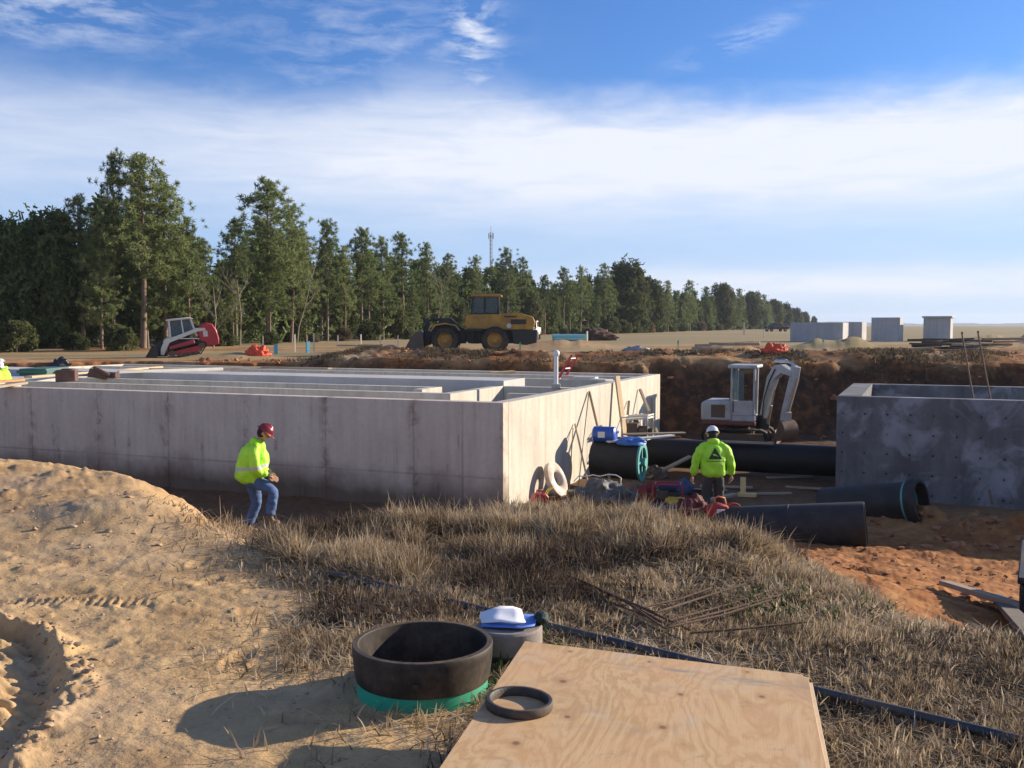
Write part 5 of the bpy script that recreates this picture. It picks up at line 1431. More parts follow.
# ================= foreground =================
def dirty_pipe(name,base,dust=(.20,.135,.08),amt=.5):
    m,t,b=nt(name); g=NG(t)
    tc=g.n('ShaderNodeTexCoord').outputs['Object']; P=g.n('ShaderNodeNewGeometry'); 
    n1=g.noise(tc,5,6,.65); n2=g.noise(tc,38,4,.6); up=g.n('ShaderNodeSeparateXYZ',ins={0:P.outputs['Normal']}).outputs[2]
    f=g.math('ADD',g.math('MULTIPLY',g.mapr(n1,.4,.7),amt),g.math('MULTIPLY',g.mapr(up,.2,1),amt*.7),clamp=True)
    f=g.math('MULTIPLY',f,g.mapr(n2,.3,.65,.45,1))
    c=g.mix(f,base,dust); c=g.mix(g.math('MULTIPLY',g.mapr(n2,.62,.72),.5),c,tuple(min(1,v*2+.02) for v in base))
    t.links.new(c,b.inputs['Base Color']); t.links.new(g.mapr(f,0,1,.55,.9),b.inputs['Roughness']); b.inputs['Specular IOR Level'].default_value=.3
    t.links.new(g.bump(g.math('ADD',n1,g.math('MULTIPLY',n2,.4)),.25,.006),b.inputs['Normal'])
    return m
M_iron=dirty_pipe('ductile_iron',(.022,.018,.016),(.17,.12,.08),.6)
M_gband=dirty_pipe('green_band',(.02,.36,.22),(.16,.16,.09),.35)
bc=gp(423,690,0); bz=hz(bc.x,bc.y)
o=thing('pipe_riser','short wide black iron pipe ring with a green band around its foot on the sand','pipe ring',(bc.x,bc.y,bz-.012))
MB().lathe([(.2725,.0),(.284,.0),(.284,.0765),(.2725,.0765)],72,closed=True).build('green_band',M_gband,o,40,bevel=.002)
MB().lathe([(.270,.02),(.2715,.02),(.2715,.077),(.290,.077),(.296,.10),(.303,.16),(.306,.205),(.307,.226),(.304,.232),(.282,.233),(.279,.229),(.277,.20),(.270,.09)],96,closed=True).build('iron_ring',M_iron,o,30,bevel=.0015)
# small lifting lug / dent on the flank
MB().sphere((.0,-.309,.135),(.018,.006,.014),12,8).build('cast_boss',M_iron,o,60)
# plywood
def ply_mat():
    m,t,b=nt('plywood_face'); g=NG(t)
    tc=g.n('ShaderNodeTexCoord').outputs['Object']
    warp=g.noise(g.vec(tc,(1.6,.55,1)),2.2,5,.55,.6)
    wx=g.n('ShaderNodeSeparateXYZ',ins={0:tc}).outputs
    v=g.math('ADD',g.math('MULTIPLY',wx[0],6.0),g.math('MULTIPLY',warp,7.0))
    rings=g.math('ABSOLUTE',g.math('SINE',g.math('MULTIPLY',v,5.5)))
    fine=g.noise(g.vec(tc,(110,1.6,1)),3,6,.7); blot=g.noise(tc,2.4,6,.65,.5); spk=g.noise(tc,55,3,.6)
    c=g.mix(g.math('POWER',rings,1.3),(.48,.295,.135),(.60,.41,.215))
    c=g.mix(g.math('MULTIPLY',g.mapr(blot,.42,.66),.6),c,(.60,.35,.18))
    c=g.mix(g.math('MULTIPLY',g.mapr(fine,.5,.66),.5),c,(.36,.235,.125))
    c=g.mix(g.math('MULTIPLY',g.mapr(g.noise(tc,3.6,6,.7,.8),.55,.7),.45),c,(.50,.45,.36))
    c=g.mix(g.math('MULTIPLY',g.mapr(spk,.62,.72),.4),c,(.30,.20,.12))
    c=g.mix(g.math('MULTIPLY',g.mapr(g.noise(tc,1.3,8,.75,1.2),.52,.66),.5),c,(.36,.25,.15))
    c=g.mix(g.math('MULTIPLY',g.mapr(g.noise(g.vec(tc,(1,1,1),(5,3,0)),6,7,.75,.4),.60,.68),.55),c,(.27,.19,.12))
    # grey smear near the far edge
    sm=g.math('MULTIPLY',g.mapr(g.math('ABSOLUTE',g.math('SUBTRACT',g.math('ADD',wx[1],g.math('MULTIPLY',warp,.10)),-.09)),.0,.06,1,0),g.mapr(g.noise(g.vec(tc,(3,14,1)),2,6,.7),.45,.6))
    c=g.mix(g.math('MULTIPLY',g.math('MULTIPLY',sm,g.mapr(wx[0],.25,.55)),.7),c,(.22,.21,.20))
    # knots
    for kx,ky,kr in ((.23,-.40,.014),(.66,-.38,.011),(.18,-.98,.013),(.95,-.30,.012),(.62,-.70,.013),(.20,-.06,.008),(.52,-.07,.008),(.90,-.05,.008),(.30,-.72,.011)):
        dd=g.math('SQRT',g.math('ADD',g.math('POWER',g.math('SUBTRACT',wx[0],kx),2.0),g.math('POWER',g.math('MULTIPLY',g.math('SUBTRACT',wx[1],ky),.8),2.0)))
        c=g.mix(g.mapr(dd,kr*.5,kr*1.3,.9,0),c,(.09,.05,.03)); c=g.mix(g.mapr(dd,kr*1.2,kr*3.2,.35,0),c,(.38,.20,.10))
    t.links.new(c,b.inputs['Base Color']); b.inputs['Roughness'].default_value=.72; b.inputs['Specular IOR Level'].default_value=.3
    t.links.new(g.bump(g.math('ADD',g.math('MULTIPLY',rings,.3),fine),.12,.002),b.inputs['Normal'])
    return m
M_ply=ply_mat()
Lc=gp(525,641,.29); Rc=gp(808,675,.235)
dx=(Rc-Lc); W=dx.length; dx.normalize(); dyv=Vector((-dx.y*-1,-dx.x*1,0)); dyv=Vector((dx.y,-dx.x,0)).normalized(); nz=dyv.cross(dx)
if nz.z<0: nz=-nz
dyv=nz.cross(dx).normalized()      # points away from the camera along the sheet
BM=Matrix((( dx.x,dyv.x,nz.x,Lc.x),(dx.y,dyv.y,nz.y,Lc.y),(dx.z,dyv.z,nz.z,Lc.z),(0,0,0,1)))
def sheet(name,label,mat,Mx,W,L_,th,seed,chip=True):
    rr=random.Random(seed); top=[]
    top=[(0,0)]+[(W*i/9,rr.uniform(-.002,.002)) for i in range(1,9)]+([(W-.022,0),(W-.018,-.02),(W,-.024)] if chip else [(W,0)])+[(W+rr.uniform(-.0015,.0015),-L_*i/9) for i in range(1,9)]+[(W,-L_),(0,-L_)]
    n=len(top); vs=[(x,y,0) for x,y in top]+[(x,y,-th) for x,y in top]
    o=MB().add(vs,[list(range(n))[::-1],list(range(n,2*n))]+[(i,(i+1)%n,(i+1)%n+n,i+n) for i in range(n)]).build(name,mat,smooth=30,bevel=.0015)
    o.matrix_world=Mx; return tag(o,label,'plywood sheet')
o=sheet('plywood_sheet','top sheet of weathered plywood propped above the grass, small ring on its left edge',M_ply,BM,W,2.44,.017,1)
o=sheet('plywood_sheet','lower plywood sheet showing as a thin strip along the right edge of the top one',pmat('plywood_pale',(.55,.43,.28),.75,.15,6,.1),BM @ Matrix.Translation((.016,-.028,-.0185)),W,2.40,.016,2,False)
# ring stub and timber block that carry the sheets
c=BM @ Vector((.62,-.85,0)); z0=hz(c.x,c.y)
o=thing('support_stub','round iron stub hidden under the middle of the plywood','pipe ring',(c.x,c.y,z0-.01)); MB().lathe([(.16,0),(.19,0),(.19,c.z-.055-z0),(.16,c.z-.055-z0)],40,closed=True).build('stub_wall',M_iron,o,40)
c=BM @ Vector((.55,-1.9,0)); z0=hz(c.x,c.y); o=MB().box((0,0,(c.z-.045-z0)/2),(.9,.12,c.z-.045-z0)).build('timber_block',M_lum2,bevel=.006); o.location=(c.x,c.y,z0); tag(o,'squared timber under the near end of the plywood','timber block')
# small ring
rc=BM @ Vector((0,0,0)); q=None
d=ray(519,707); n_=nz; tt=(Lc-Vector((0,0,CAMZ))).dot(n_)/d.dot(n_); q=Vector((0,0,CAMZ))+d*tt
o=MB().lathe([(.098,0),(.114,0),(.117,.006),(.117,.026),(.113,.031),(.103,.031),(.099,.027)],64,closed=True).build('gasket_ring',pmat('gasket_rubber',(.035,.027,.022),.6,.4,14,.2,dirt=.35,dirtcol=(.16,.11,.075)),smooth=45)
o.matrix_world=Matrix.Translation(q+n_*.001) @ BM.to_3x3().to_4x4(); tag(o,'small dark gasket ring lying on the left edge of the plywood','gasket ring')
# round block with papers beside the plywood corner
c=gp(513,652,.10); z0=hz(c.x,c.y); cx,cy=c.x-.02,c.y+.16
o=thing('concrete_cylinder','low round grey concrete plug between the iron ring and the plywood corner','concrete plug',(cx,cy,z0-.02))
MB().lathe([(0,0),(.155,0),(.16,.01),(.16,.175),(.150,.185),(0,.186)],48).build('plug_body',pmat('plug_grey',(.27,.23,.20),.85,.2,9,.2,dirt=.3,dirtcol=(.16,.11,.07)),o,40)
MB().lathe([(.161,.05),(.168,.055),(.168,.075),(.161,.08)],48,closed=True).build('plug_collar',M_iron,o,40)
ztop=z0+.168
def bent_sheet(name,pts_a,pts_b,th,mat,label,cat):
    n=len(pts_a); vs=[];fs=[]; m=6
    for i in range(n):
        for j in range(m+1):
            s=j/m; p=Vector(pts_a[i]).lerp(Vector(pts_b[i]),s); p.z+=.006*math.sin(s*5+i*1.3); vs.append(p)
    for i in range(n-1):
        for j in range(m): fs.append((i*(m+1)+j,i*(m+1)+j+1,(i+1)*(m+1)+j+1,(i+1)*(m+1)+j))
    o=MB().add(vs,fs).build(name,mat,smooth=80); s=o.modifiers.new('th','SOLIDIFY'); s.thickness=th; return tag(o,label,cat)
M_paper=pmat('white_paper',(.82,.82,.84),.6,.03,8,.03); M_blue=pmat('blue_card',(.10,.22,.60),.5,.1,8,.05)
bent_sheet('blue_folder',[(cx-.13,cy-.06,ztop+.008),(cx-.02,cy-.10,ztop+.010),(cx+.06,cy-.11,ztop+.012),(cx+.12,cy-.08,ztop+.022)],[(cx-.11,cy+.13,ztop+.010),(cx,cy+.13,ztop+.012),(cx+.08,cy+.10,ztop+.014),(cx+.14,cy+.05,ztop+.028)],.003,M_blue,'blue folder under the white papers on the round concrete plug','folder')
bent_sheet('paper_sheets',[(cx-.13,cy-.04,ztop+.016),(cx-.04,cy-.06,ztop+.022),(cx+.03,cy-.075,ztop+.022),(cx+.08,cy-.06,ztop+.030)],[(cx-.14,cy+.10,ztop+.030),(cx-.04,cy+.14,ztop+.045),(cx+.02,cy+.13,ztop+.040),(cx+.06,cy+.10,ztop+.038)],.004,M_paper,'white papers curling up on the round concrete plug','papers')
lump('work_glove','dark green crumpled glove at the end of the blue folder','glove',(cx+.155,cy+.02,ztop+.025),(.035,.05,.028),pmat('glove_dark',(.012,.03,.022),.7,.3,30,.3),5,.25,2,flat=False,nu=26,nv=16)
0 and lump('plastic_wrap','clear crumpled plastic wrap in the grass beside the plywood corner','plastic wrap',(cx+.26,cy-.10,z0+.10),(.05,.04,.07),pmat('clear_wrap',(.5,.5,.47),.25,.2,30,.6),8,.5,3,flat=False,nu=26,nv=16)
# long dark conduit lying on the grass
A_=gp(470,606,.05); B_=gp(1024,740,.05); pts=[]
for i in range(13):
    p=A_.lerp(B_,-.42+1.6*i/12); pts.append(p)
hs_=[hz(p.x,p.y) for p in pts]
for i,p in enumerate(pts): p.z=.045+.5*(sum(hs_[max(0,i-3):i+4])/len(hs_[max(0,i-3):i+4]))
o=MB().tube(pts,.021,14); o=o.build('conduit',pmat('conduit_grey',(.035,.04,.048),.5,.25,6,.05,dirt=.35,dirtcol=(.22,.17,.12)),smooth=60); tag(o,'long thin dark conduit running through the grass under the plywood','conduit')
# rusty bars
M_rst=pmat('rebar_rust',(.13,.075,.045),.85,.35,20,.4)
rb=[((556,587),(600,606),(662,631),(730,612),(776,596)),((566,584),(610,603),(668,636),(735,618),(782,604)),((580,592),(622,611),(664,641),(720,628),(770,612)),((574,590),(620,612),(655,627),(700,612),(745,597)),
    ((606,612),(640,630),(680,648)),((600,600),(640,617),(690,641)),((690,646),(740,642),(812,634)),((640,622),(676,614),(712,601))]
lbs=['uppermost of the bent rusty bars, bent at the middle','bent rusty bar second from the top of the heap','lowest of the bent rusty bars in the heap','shorter bent rusty bar inside the heap','short straight dark bar nearest the conduit','straight dark bar crossing the left part of the heap','thin bar lying to the right of the heap towards the dirt','short pale bar across the upper middle of the heap']
for i,(bp,lb_) in enumerate(zip(rb,lbs)):
    pts=[]
    for j,(a_,b_) in enumerate(bp):
        p=on(a_,b_); pts.append(Vector((p.x,p.y,hz(p.x,p.y)+.045+.011*(i%4))))
    fine=[]
    for j in range(len(pts)-1):
        for k in range(6): fine.append(pts[j].lerp(pts[j+1],k/6))
    fine.append(pts[-1])
    o=MB().tube(fine,.0065,8).build('steel_bar',M_rst,smooth=60); tag(o,lb_+' in the grass' if len(lb_.split())<13 else lb_,'steel bar')
# ================= near iron pipes in the pit =================
M_pipe=dirty_pipe('pipe_black',(.020,.021,.022),(.10,.08,.065),.40)
M_gask=pmat('gasket_teal',(.10,.36,.33),.5,.1,8,.05)
def iron_pipe(a,b,r,label,bell=False):
    a=Vector(a);b=Vector(b); L_=(b-a).length
    o=thing('iron_pipe',label,'pipe',a); o.rotation_mode='QUATERNION'; o.rotation_quaternion=(b-a).to_track_quat('Z','Y')
    MB().lathe([(r*.92,0),(r*.985,0),(r,.02),(r,L_-.05),(r*.985,L_),(r*.92,L_),(r*.92,L_*.5)],56,closed=True).build('pipe_barrel',M_pipe,o,40)
    if bell:
        MB().lathe([(r*.93,L_+.005),(r*1.02,L_+.005),(r*1.02,L_+.05),(r*.93,L_+.05)],56,closed=True).build('teal_gasket',M_gask,o,40)
        MB().lathe([(r*.93,L_+.055),(r*1.10,L_+.055),(r*1.16,L_+.09),(r*1.16,L_+.20),(r*1.08,L_+.26),(r*.93,L_+.26)],56,closed=True).build('bell_ring',M_pipe,o,40)
    else:
        MB().lathe([(r*1.001,L_*.55),(r*1.012,L_*.55+.004),(r*1.012,L_*.55+.03),(r*1.001,L_*.55+.034)],56).build('tape_band',M_pipe,o,40)
    return o
a1=dp(700,531,18.0); b1=dp(866,526,17.0)
iron_pipe(a1,b1,.42,'black iron pipe lying nearest in the pit, grass hiding its left end')
a2=dp(824,507,19.9); b2=dp(908,502,18.8)
iron_pipe(a2,b2,.385,'black iron pipe behind the nearest, with bell ring and teal gasket at its right end',bell=True)
# ================= along the sunlit end wall =================
def pf(px,py,off=0.0):
    dd=ray(px,py); o0=Vector((T1.x,T1.y,0)); c0=Vector((0,0,CAMZ))
    tt=((o0-c0).dot(ex)+off)/dd.dot(ex); return c0+dd*tt
def down(top,foot):    # extend to the ground
    top=Vector(top);foot=Vector(foot); d=(foot-top).normalized(); p=foot.copy()
    for _ in range(60):
        if p.z<hz(p.x,p.y)+.01: break
        p=p+d*.05
    return p
def lean(px0,py0,px1,py1,w_,th,label,mat,off=.7,name='plank',cat='plank',rod=False):
    a=pf(px0,py0,.03+w_*.3); b=down(a,pf(px1,py1,off))
    if rod:
        c=(a+b)/2; o=MB().tube([a-c,b-c],w_,8).build(name,mat,smooth=60); o.location=c; return tag(o,label,cat)
    return plank(a,b,w_,th,label,mat,name=name,cat=cat)
M_stk2=pmat('tan_pole',(.34,.25,.15),.8,.3,6,.1)
lean(575,424,586,474,.022,0,'short pole leaning on the end wall, nearest the white ring',M_stk2,.75,'pole','pole',True)
lean(573,428,570,480,.012,0,'thin cord hanging beside the short pole on the end wall',M_stk2,.25,'cord','cord',True)
lean(589,391,584,436,.012,0,'thin left leg of the two poles meeting in an inverted V on the end wall',M_stk2,.2,'pole','pole',True)
lean(589.5,392,608,472,.035,0,'thick right leg of the inverted V of poles against the end wall',M_stk2,.95,'pole','pole',True)
lean(617,376,625,438,.20,.05,'upright pale board standing against the end wall, its top above the wall',M_lum,.35)
lean(640,389,660,440,.09,.05,'slanting board with a small hook, right of the pale upright board',M_lum2,.8)
lean(629,401,626,436,.07,.04,'narrow board between the pale upright board and the slanting one',M_lum2,.3)
lean(652,398,652,436,.06,.05,'narrow board standing nearest the far corner of the end wall',M_lum2,.3)
b_=pf(633,415,.75); b_.z=hz(b_.x,b_.y)
lean(634,416,646,446,.55,.02,'thin dark square panel propped on the end wall behind the boards',M_dlum,.5,'panel','panel')
# white ring leaning on the wall
wr=pf(556,479,.33)
o=MB().lathe([(.17,-.06),(.30,-.11),(.40,-.06),(.41,.05),(.30,.10),(.17,.05)],40,closed=True).build('flange_ring',pmat('ring_white',(.58,.53,.47),.6,.12,6,.1,dirt=.45,dirtcol=(.4,.25,.15)),smooth=70)
fz=Vector((.86,-.42,.42)).normalized(); o.rotation_mode='QUATERNION'; o.rotation_quaternion=fz.to_track_quat('Z','Y'); o.location=(wr.x,wr.y,hz(wr.x,wr.y)+.40); tag(o,'thick white ring leaning against the foot of the sunlit end wall','ring')
# red can
p=pf(540,510,.45); z0=hz(p.x,p.y)
M_can=pmat('can_red',(.42,.03,.022),.5,.25,8,.1,dirt=.4)
o=thing('fuel_can','red fuel can with a yellow spout by the near corner of the tank','fuel can',(p.x,p.y,z0+.0),R(25))
MB().prism([(-.17,0),(.17,0),(.18,.20),(.10,.30),(-.12,.30),(-.18,.22)],-.11,.11).build('can_body',M_can,o,30,bevel=.03)
MB().tube([(-.08,0,.29),(-.08,0,.36),(.06,0,.36),(.06,0,.30)],.015,8).build('handle',M_can,o,50)
MB().tube([(.13,0,.26),(.20,0,.36),(.30,0,.39)],[.03,.025,.012],10).build('spout',pmat('spout_yellow',(.8,.55,.03),.4,.1),o,50)
p=pf(536,511,.9); lump('work_rag','crumpled red rag on the soil before the fuel can','rag',(p.x,p.y,hz(p.x,p.y)),(.16,.13,.10),M_can,4,.4,2.5,nu=26,nv=14)
# straw roll and grey sheet
p0=dp(577,492,20.7); p1=dp(622,490,20.9); z0=hz(p0.x,p0.y)
o=thing('straw_roll','brown straw roll half under the grey sheet at the foot of the end wall','straw roll',(p0.x-.2,p0.y,z0+.17))
MB().tube([(0,0,0),(1.3,.1,0)],.19,18).build('roll_body',pmat('straw_fibre',(.30,.19,.10),.95,.4,30,.8,.04),o,50)
MB().tube([(.25,.02,0),(.31,.02,0)],.197,18).build('band',M_dlum,o,50)
lump('grey_sheet','crumpled grey plastic sheet lying over the straw roll','plastic sheet',(p0.x+.55,p0.y-.02,z0+.14),(.62,.42,.36),pmat('sheet_grey',(.12,.115,.11),.45,.35,9,.6,.05),6,.38,2.4,rz=.1)
b=MB()
cc=dp(600,477,20.9)
b.tube([cc+Vector(v) for v in ((-.55,0,-.1),(-.45,.02,.02),(-.3,.05,.0),(-.15,.02,.04),(0,.08,.0),(.18,.03,.05),(.34,0,.04),(.44,-.03,-.02),(.43,-.05,-.14),(.33,-.08,-.2))],.013,8)
o=b.build('white_hose','' and None or M_pvcw,smooth=60); tag(o,'thin white hose curving over the grey sheet','hose')
# pipe spool with a green flange
a=dp(594,459,23.8); b2_=dp(643,462,23.35); ax=(b2_-a).normalized(); r=.43
o=thing('flanged_pipe','short black pipe with a pale green flange beside the end wall','flanged pipe',a); o.rotation_mode='QUATERNION'; o.rotation_quaternion=ax.to_track_quat('Z','Y')
L_=(b2_-a).length
MB().lathe([(r*.9,0),(r,0),(r,L_-.05),(r*.9,L_-.05)],40,closed=True).build('pipe_barrel',M_pipe,o,40)
fb=MB().lathe([(r*.80,L_-.045),(r*1.06,L_-.045),(r*1.06,L_),(r*.80,L_)],40,closed=True)
fb.box((0,0,L_-.03),(r*1.7,.05,.03)).box((0,0,L_-.03),(.05,r*1.7,.03)); fb.build('flange',M_gask,o,30)
MB().lathe([(0,L_-.1),(.10,L_-.1),(.10,L_+.07),(0,L_+.07)],20).build('hub',M_gask,o,40)
zt=max(a.z,b2_.z)+r
q=a.lerp(b2_,.35); 
o=thing('blue_drum','blue plastic drum lying on the flanged pipe','drum',(q.x-.15,q.y,zt+.18),R(-20))
MB().tube([(-.28,0,0),(-.25,0,0),(.25,0,0),(.28,0,0)],[.15,.19,.19,.15],20).build('drum_body',pmat('drum_blue',(.03,.10,.42),.35,.15,5,.05),o,40)
MB().tube([(.28,.06,.06),(.34,.06,.06)],.03,10).build('cap',M_pvcw,o,40); MB().bb(-.12,.05,-.193,-.188,-.06,.08).build('label_patch',M_pvcw,o)
lump('blue_tarp','small folded blue tarp right of the blue drum','tarp',(q.x+.45,q.y-.25,zt),(.35,.22,.14),pmat('tarp_blue',(.05,.16,.50),.5,.2,8,.4),3,.3,2,nu=28,nv=14)
plank(Vector((q.x-.1,q.y-.2,zt+.03)),Vector((q.x+1.55,q.y+.5,zt+.10)),.2,.04,'pale board laid from the flanged pipe towards the far corner',M_wht)
plank(Vector((q.x+.3,q.y+.2,zt+.16)),Vector((q.x+1.9,q.y+.9,zt+.12)),.12,.04,'narrow board crossing over the pale board behind the blue tarp',M_lum2)
# long black pipe joining the two tanks
pa=local(tank,.02,7.0,-1.72); pb=local(tank,6.9,7.0,-1.72)
M_pipe=dirty_pipe('pipe_black_shaded',(.012,.012,.013),(.05,.035,.025),.25)  # darker copy of the pipe material, with the pit's shade in its colour
iron_pipe(pa,pb,.37,'long black pipe joining the two tanks behind the worker')
plank(pa.lerp(pb,.38)+Vector((0,-.3,.40)),pa.lerp(pb,.62)+Vector((0,-.25,.40)),.16,.05,'brown plank lying on the long black pipe behind the worker',M_lum2)
# plate compactor / pump with pale roll frame
q=pa.lerp(pb,.12)+Vector((0,-.1,.37)); 
o=thing('trash_pump','small pump with a pale roll frame standing above the long pipe','pump',q,R(-25))
b=MB()
for y in (-.25,.25): b.tube([(-.35,y,0),(-.35,y,.55),(.35,y,.62),(.35,y,0),(-.35,y,0)],.022,8)
for x,z in ((-.35,.55),(.35,.62),(-.35,0),(.35,0)): b.tube([(x,-.25,z),(x,.25,z)],.022,8)
b.build('roll_frame',M_wht,o,50)
MB().box((.05,0,.52),(.62,.42,.05),(0,-.1,0)).build('top_shroud',M_wht,o,bevel=.015)
MB().box((-.1,0,.22),(.3,.34,.34)).tube([(.02,0,.2),(.3,0,.2)],.13,16).build('engine',M_stl,o,40,bevel=.02)
MB().tube([(.3,0,.2),(.42,0,.2)],.07,12).build('outlet',M_blk,o,40)
# air compressor / generator, red and dark blue
q=dp(668,488,21.4); z0=hz(q.x,21.4)
o=thing('generator','red framed generator with a dark blue tank behind the worker','generator',(q.x,21.4,z0-.05),R(-12)); o.scale=(.7,.7,.7)
b=MB()
for y in (-.25,.25): b.tube([(-.45,y,.05),(-.45,y,.55),(-.38,y,.6),(.38,y,.6),(.45,y,.55),(.45,y,.05),(-.45,y,.05)],.022,8)
for x,z in ((-.45,.05),(.45,.05),(-.38,.6),(.38,.6)): b.tube([(x,-.25,z),(x,.25,z)],.022,8)
b.build('roll_frame',M_mred,o,50)
MB().box((0,0,.50),(.6,.4,.14)).build('fuel_tank',pmat('tank_navy',(.02,.04,.13),.35,.1),o,bevel=.05)
MB().box((-.18,0,.25),(.34,.36,.28)).build('engine',M_stl,o,bevel=.03); MB().tube([(.02,0,.25),(.36,0,.25)],.15,18).build('alternator',M_blk,o,40)
for y in (-.3,.3): MB().tube([(-.3,y-.03,.1),(-.3,y+.03,.1)],.1,16).build('wheel',M_rub,o,40)
q=dp(649,486,21.9); lump('tool_bag','open red tool bag on the soil left of the generator','tool bag',(q.x,21.9,hz(q.x,21.9)),(.25,.2,.28),pmat('bag_red',(.17,.015,.02),.7,.3,12,.4),13,.35,2.5,nu=28,nv=14)
# the saw and the bag in front of the worker's legs
q=dp(694,513,18.0); z0=hz(q.x,18.0)
lump('duffel_bag','black and dark red duffel bag at the feet of the worker in the pit','bag',(q.x,18.0,z0),(.34,.24,.32),pmat('duffel',(.05,.012,.014),.75,.5,7,.4,col2=(.16,.015,.015)),21,.3,2.0)
q=dp(719,513,17.8); z0=hz(q.x,17.8); zb=z0+.22
o=thing('cut_off_saw','red and white cut-off saw beside the duffel bag','saw',(q.x,17.8,zb-.02),R(15)); o.scale=(.85,.85,.85)
MB().prism([(-.30,-.14),(.12,-.16),(.20,-.02),(.16,.14),(-.08,.20),(-.28,.12),(-.34,-.02)],-.13,.13).build('saw_body',M_can,o,30,bevel=.04)
MB().prism([(-.12,-.15),(.12,-.15),(.12,.06),(-.12,.08)],-.145,.145).build('engine_cover',M_pvcw,o,30,bevel=.02)
MB().tube([(-.1,.0,.20),(-.1,.0,.29),(-.02,.0,.32),(.12,.0,.28),(.16,0,.14)],.02,8).build('front_handle',pmat('handle_orange',(.75,.20,.04),.5,.1),o,50)
MB().prism([(-.30,.02),(-.48,.04),(-.52,-.04),(-.46,-.12),(-.30,-.10),(-.30,-.06),(-.42,-.06),(-.44,-.01),(-.30,-.02)],-.03,.03).build('rear_handle',M_blk,o,30,bevel=.01)
MB().tube([(.34,-.01,-.02),(.34,.01,-.02)],.17,30).build('blade',M_stl,o,40)
MB().prism([(.17,-.02)]+[(.34+.19*math.cos(R(a)),-.02+.19*math.sin(R(a))) for a in range(170,-11,-15)],-.04,.04).build('blade_guard',M_can,o,30,bevel=.01)
# more gear strewn at the foot of the end wall
M_cable=pmat('cable_black',(.015,.014,.014),.7,.3,9,.2); M_ylw=pmat('strap_yellow',(.55,.38,.05),.6,.2,9,.1)
for i,(px,Y,sz,mt,lb_,nm,ct) in enumerate([
  (632,22.6,(.38,.3,.24),pmat('sack_brown',(.17,.11,.07),.85,.3,9,.4),'slumped brown sack before the green flange','sack','sack'),
  (612,21.9,(.3,.22,.16),M_cable,'dark bundle of cloth between the straw roll and the flanged pipe','cloth_bundle','cloth'),
  (662,20.1,(.42,.3,.2),pmat('tarp_dark',(.035,.04,.055),.6,.3,9,.5),'dark crumpled tarp nearest the grass before the generator','tarp','tarp'),
  (640,20.4,(.28,.2,.15),pmat('sack_tan',(.30,.20,.11),.85,.3,9,.4),'small tan sack beside the dark crumpled tarp','sack','sack'),
  (684,22.3,(.25,.2,.3),pmat('jug_blue',(.03,.06,.16),.5,.2,9,.1),'dark blue jug shaped bag left of the worker in the pit','bag','bag'),
  (655,24.6,(.3,.25,.3),M_stl,'rusty lump of scrap fittings against the long pipe','scrap_fittings','scrap')]):
    q=dp(px,488,Y); lump(nm,lb_,ct,(q.x,Y,hz(q.x,Y)-.02),sz,mt,31+i,.38,2.4,nu=30,nv=16)
for i,(px,Y,r_,mt,lb_) in enumerate([(628,20.9,.22,M_cable,'coil of black cable at the right end of the grey sheet'),(676,20.8,.2,M_ylw,'coil of yellow strap left of the duffel bag'),(700,21.8,.25,M_cable,'coil of black cable behind the legs of the worker')]):
    q=dp(px,490,Y); z0=hz(q.x,Y); pts=[]
    for k in range(64): a=k*2*PI/14; rr_=r_*(1+.10*math.sin(k*1.7)); pts.append((rr_*math.cos(a),rr_*math.sin(a),.03+.012*k/7+.01*math.sin(k*2.3)))
    o=MB().tube(pts,.018,6).build('cable_coil',mt,smooth=60); o.location=(q.x,Y,z0); tag(o,lb_,'cable')
for i,(px0,Y0,px1,Y1,lb_) in enumerate([(600,22.4,664,21.6,'short brown board half buried before the flanged pipe'),(690,20.6,735,21.6,'grey board pointing from the bag to the upright timber'),(560,21.6,590,21.9,'stub of timber between the white ring and the straw roll'),(648,24.4,690,24.9,'board leaning low on the long pipe left of the worker')]):
    a=dp(px0,490,Y0);b=dp(px1,490,Y1); plank((a.x,Y0,hz(a.x,Y0)+.05),(b.x,Y1,hz(b.x,Y1)+(.5 if i==3 else .12)),.16,.05,lb_,M_lum2 if i%2 else M_brn)
# soil_hump is part of the ground
# T shaped lumber on the orange soil
q=dp(745,487,22.0); z0=hz(q.x,22.0)
plank((q.x-.15,22.0,z0+.05),(q.x+.2,21.8,z0+.06),.15,.09,'flat block at the foot of the short upright timber in the pit',pmat('bright_lumber',(.62,.45,.22),.7,.15,5,.1),name='timber_block',cat='timber block')
plank((q.x-.03,22.05,z0+.08),(q.x-.02,22.1,z0+.42),.12,.06,'short upright timber lit by the sun on the pit floor',pmat('bright_lumber',(.62,.45,.22)),name='timber_block',cat='timber block')
rr=random.Random(3)
for i,(px,Y) in enumerate([(726,23.2),(765,22.3),(700,22.6),(655,20.6),(790,24.6),(812,23.0),(640,20.2)]):
    q=dp(px,490,Y); z0=hz(q.x,Y); a=rr.uniform(-.5,.5)
    plank((q.x-.6*math.cos(a),Y-.6*math.sin(a),z0+.04),(q.x+.6*math.cos(a),Y+.6*math.sin(a),z0+.05),.14,.04,'scrap board lying on the shaded floor of the pit',M_lum2,'scrap boards on the pit floor')
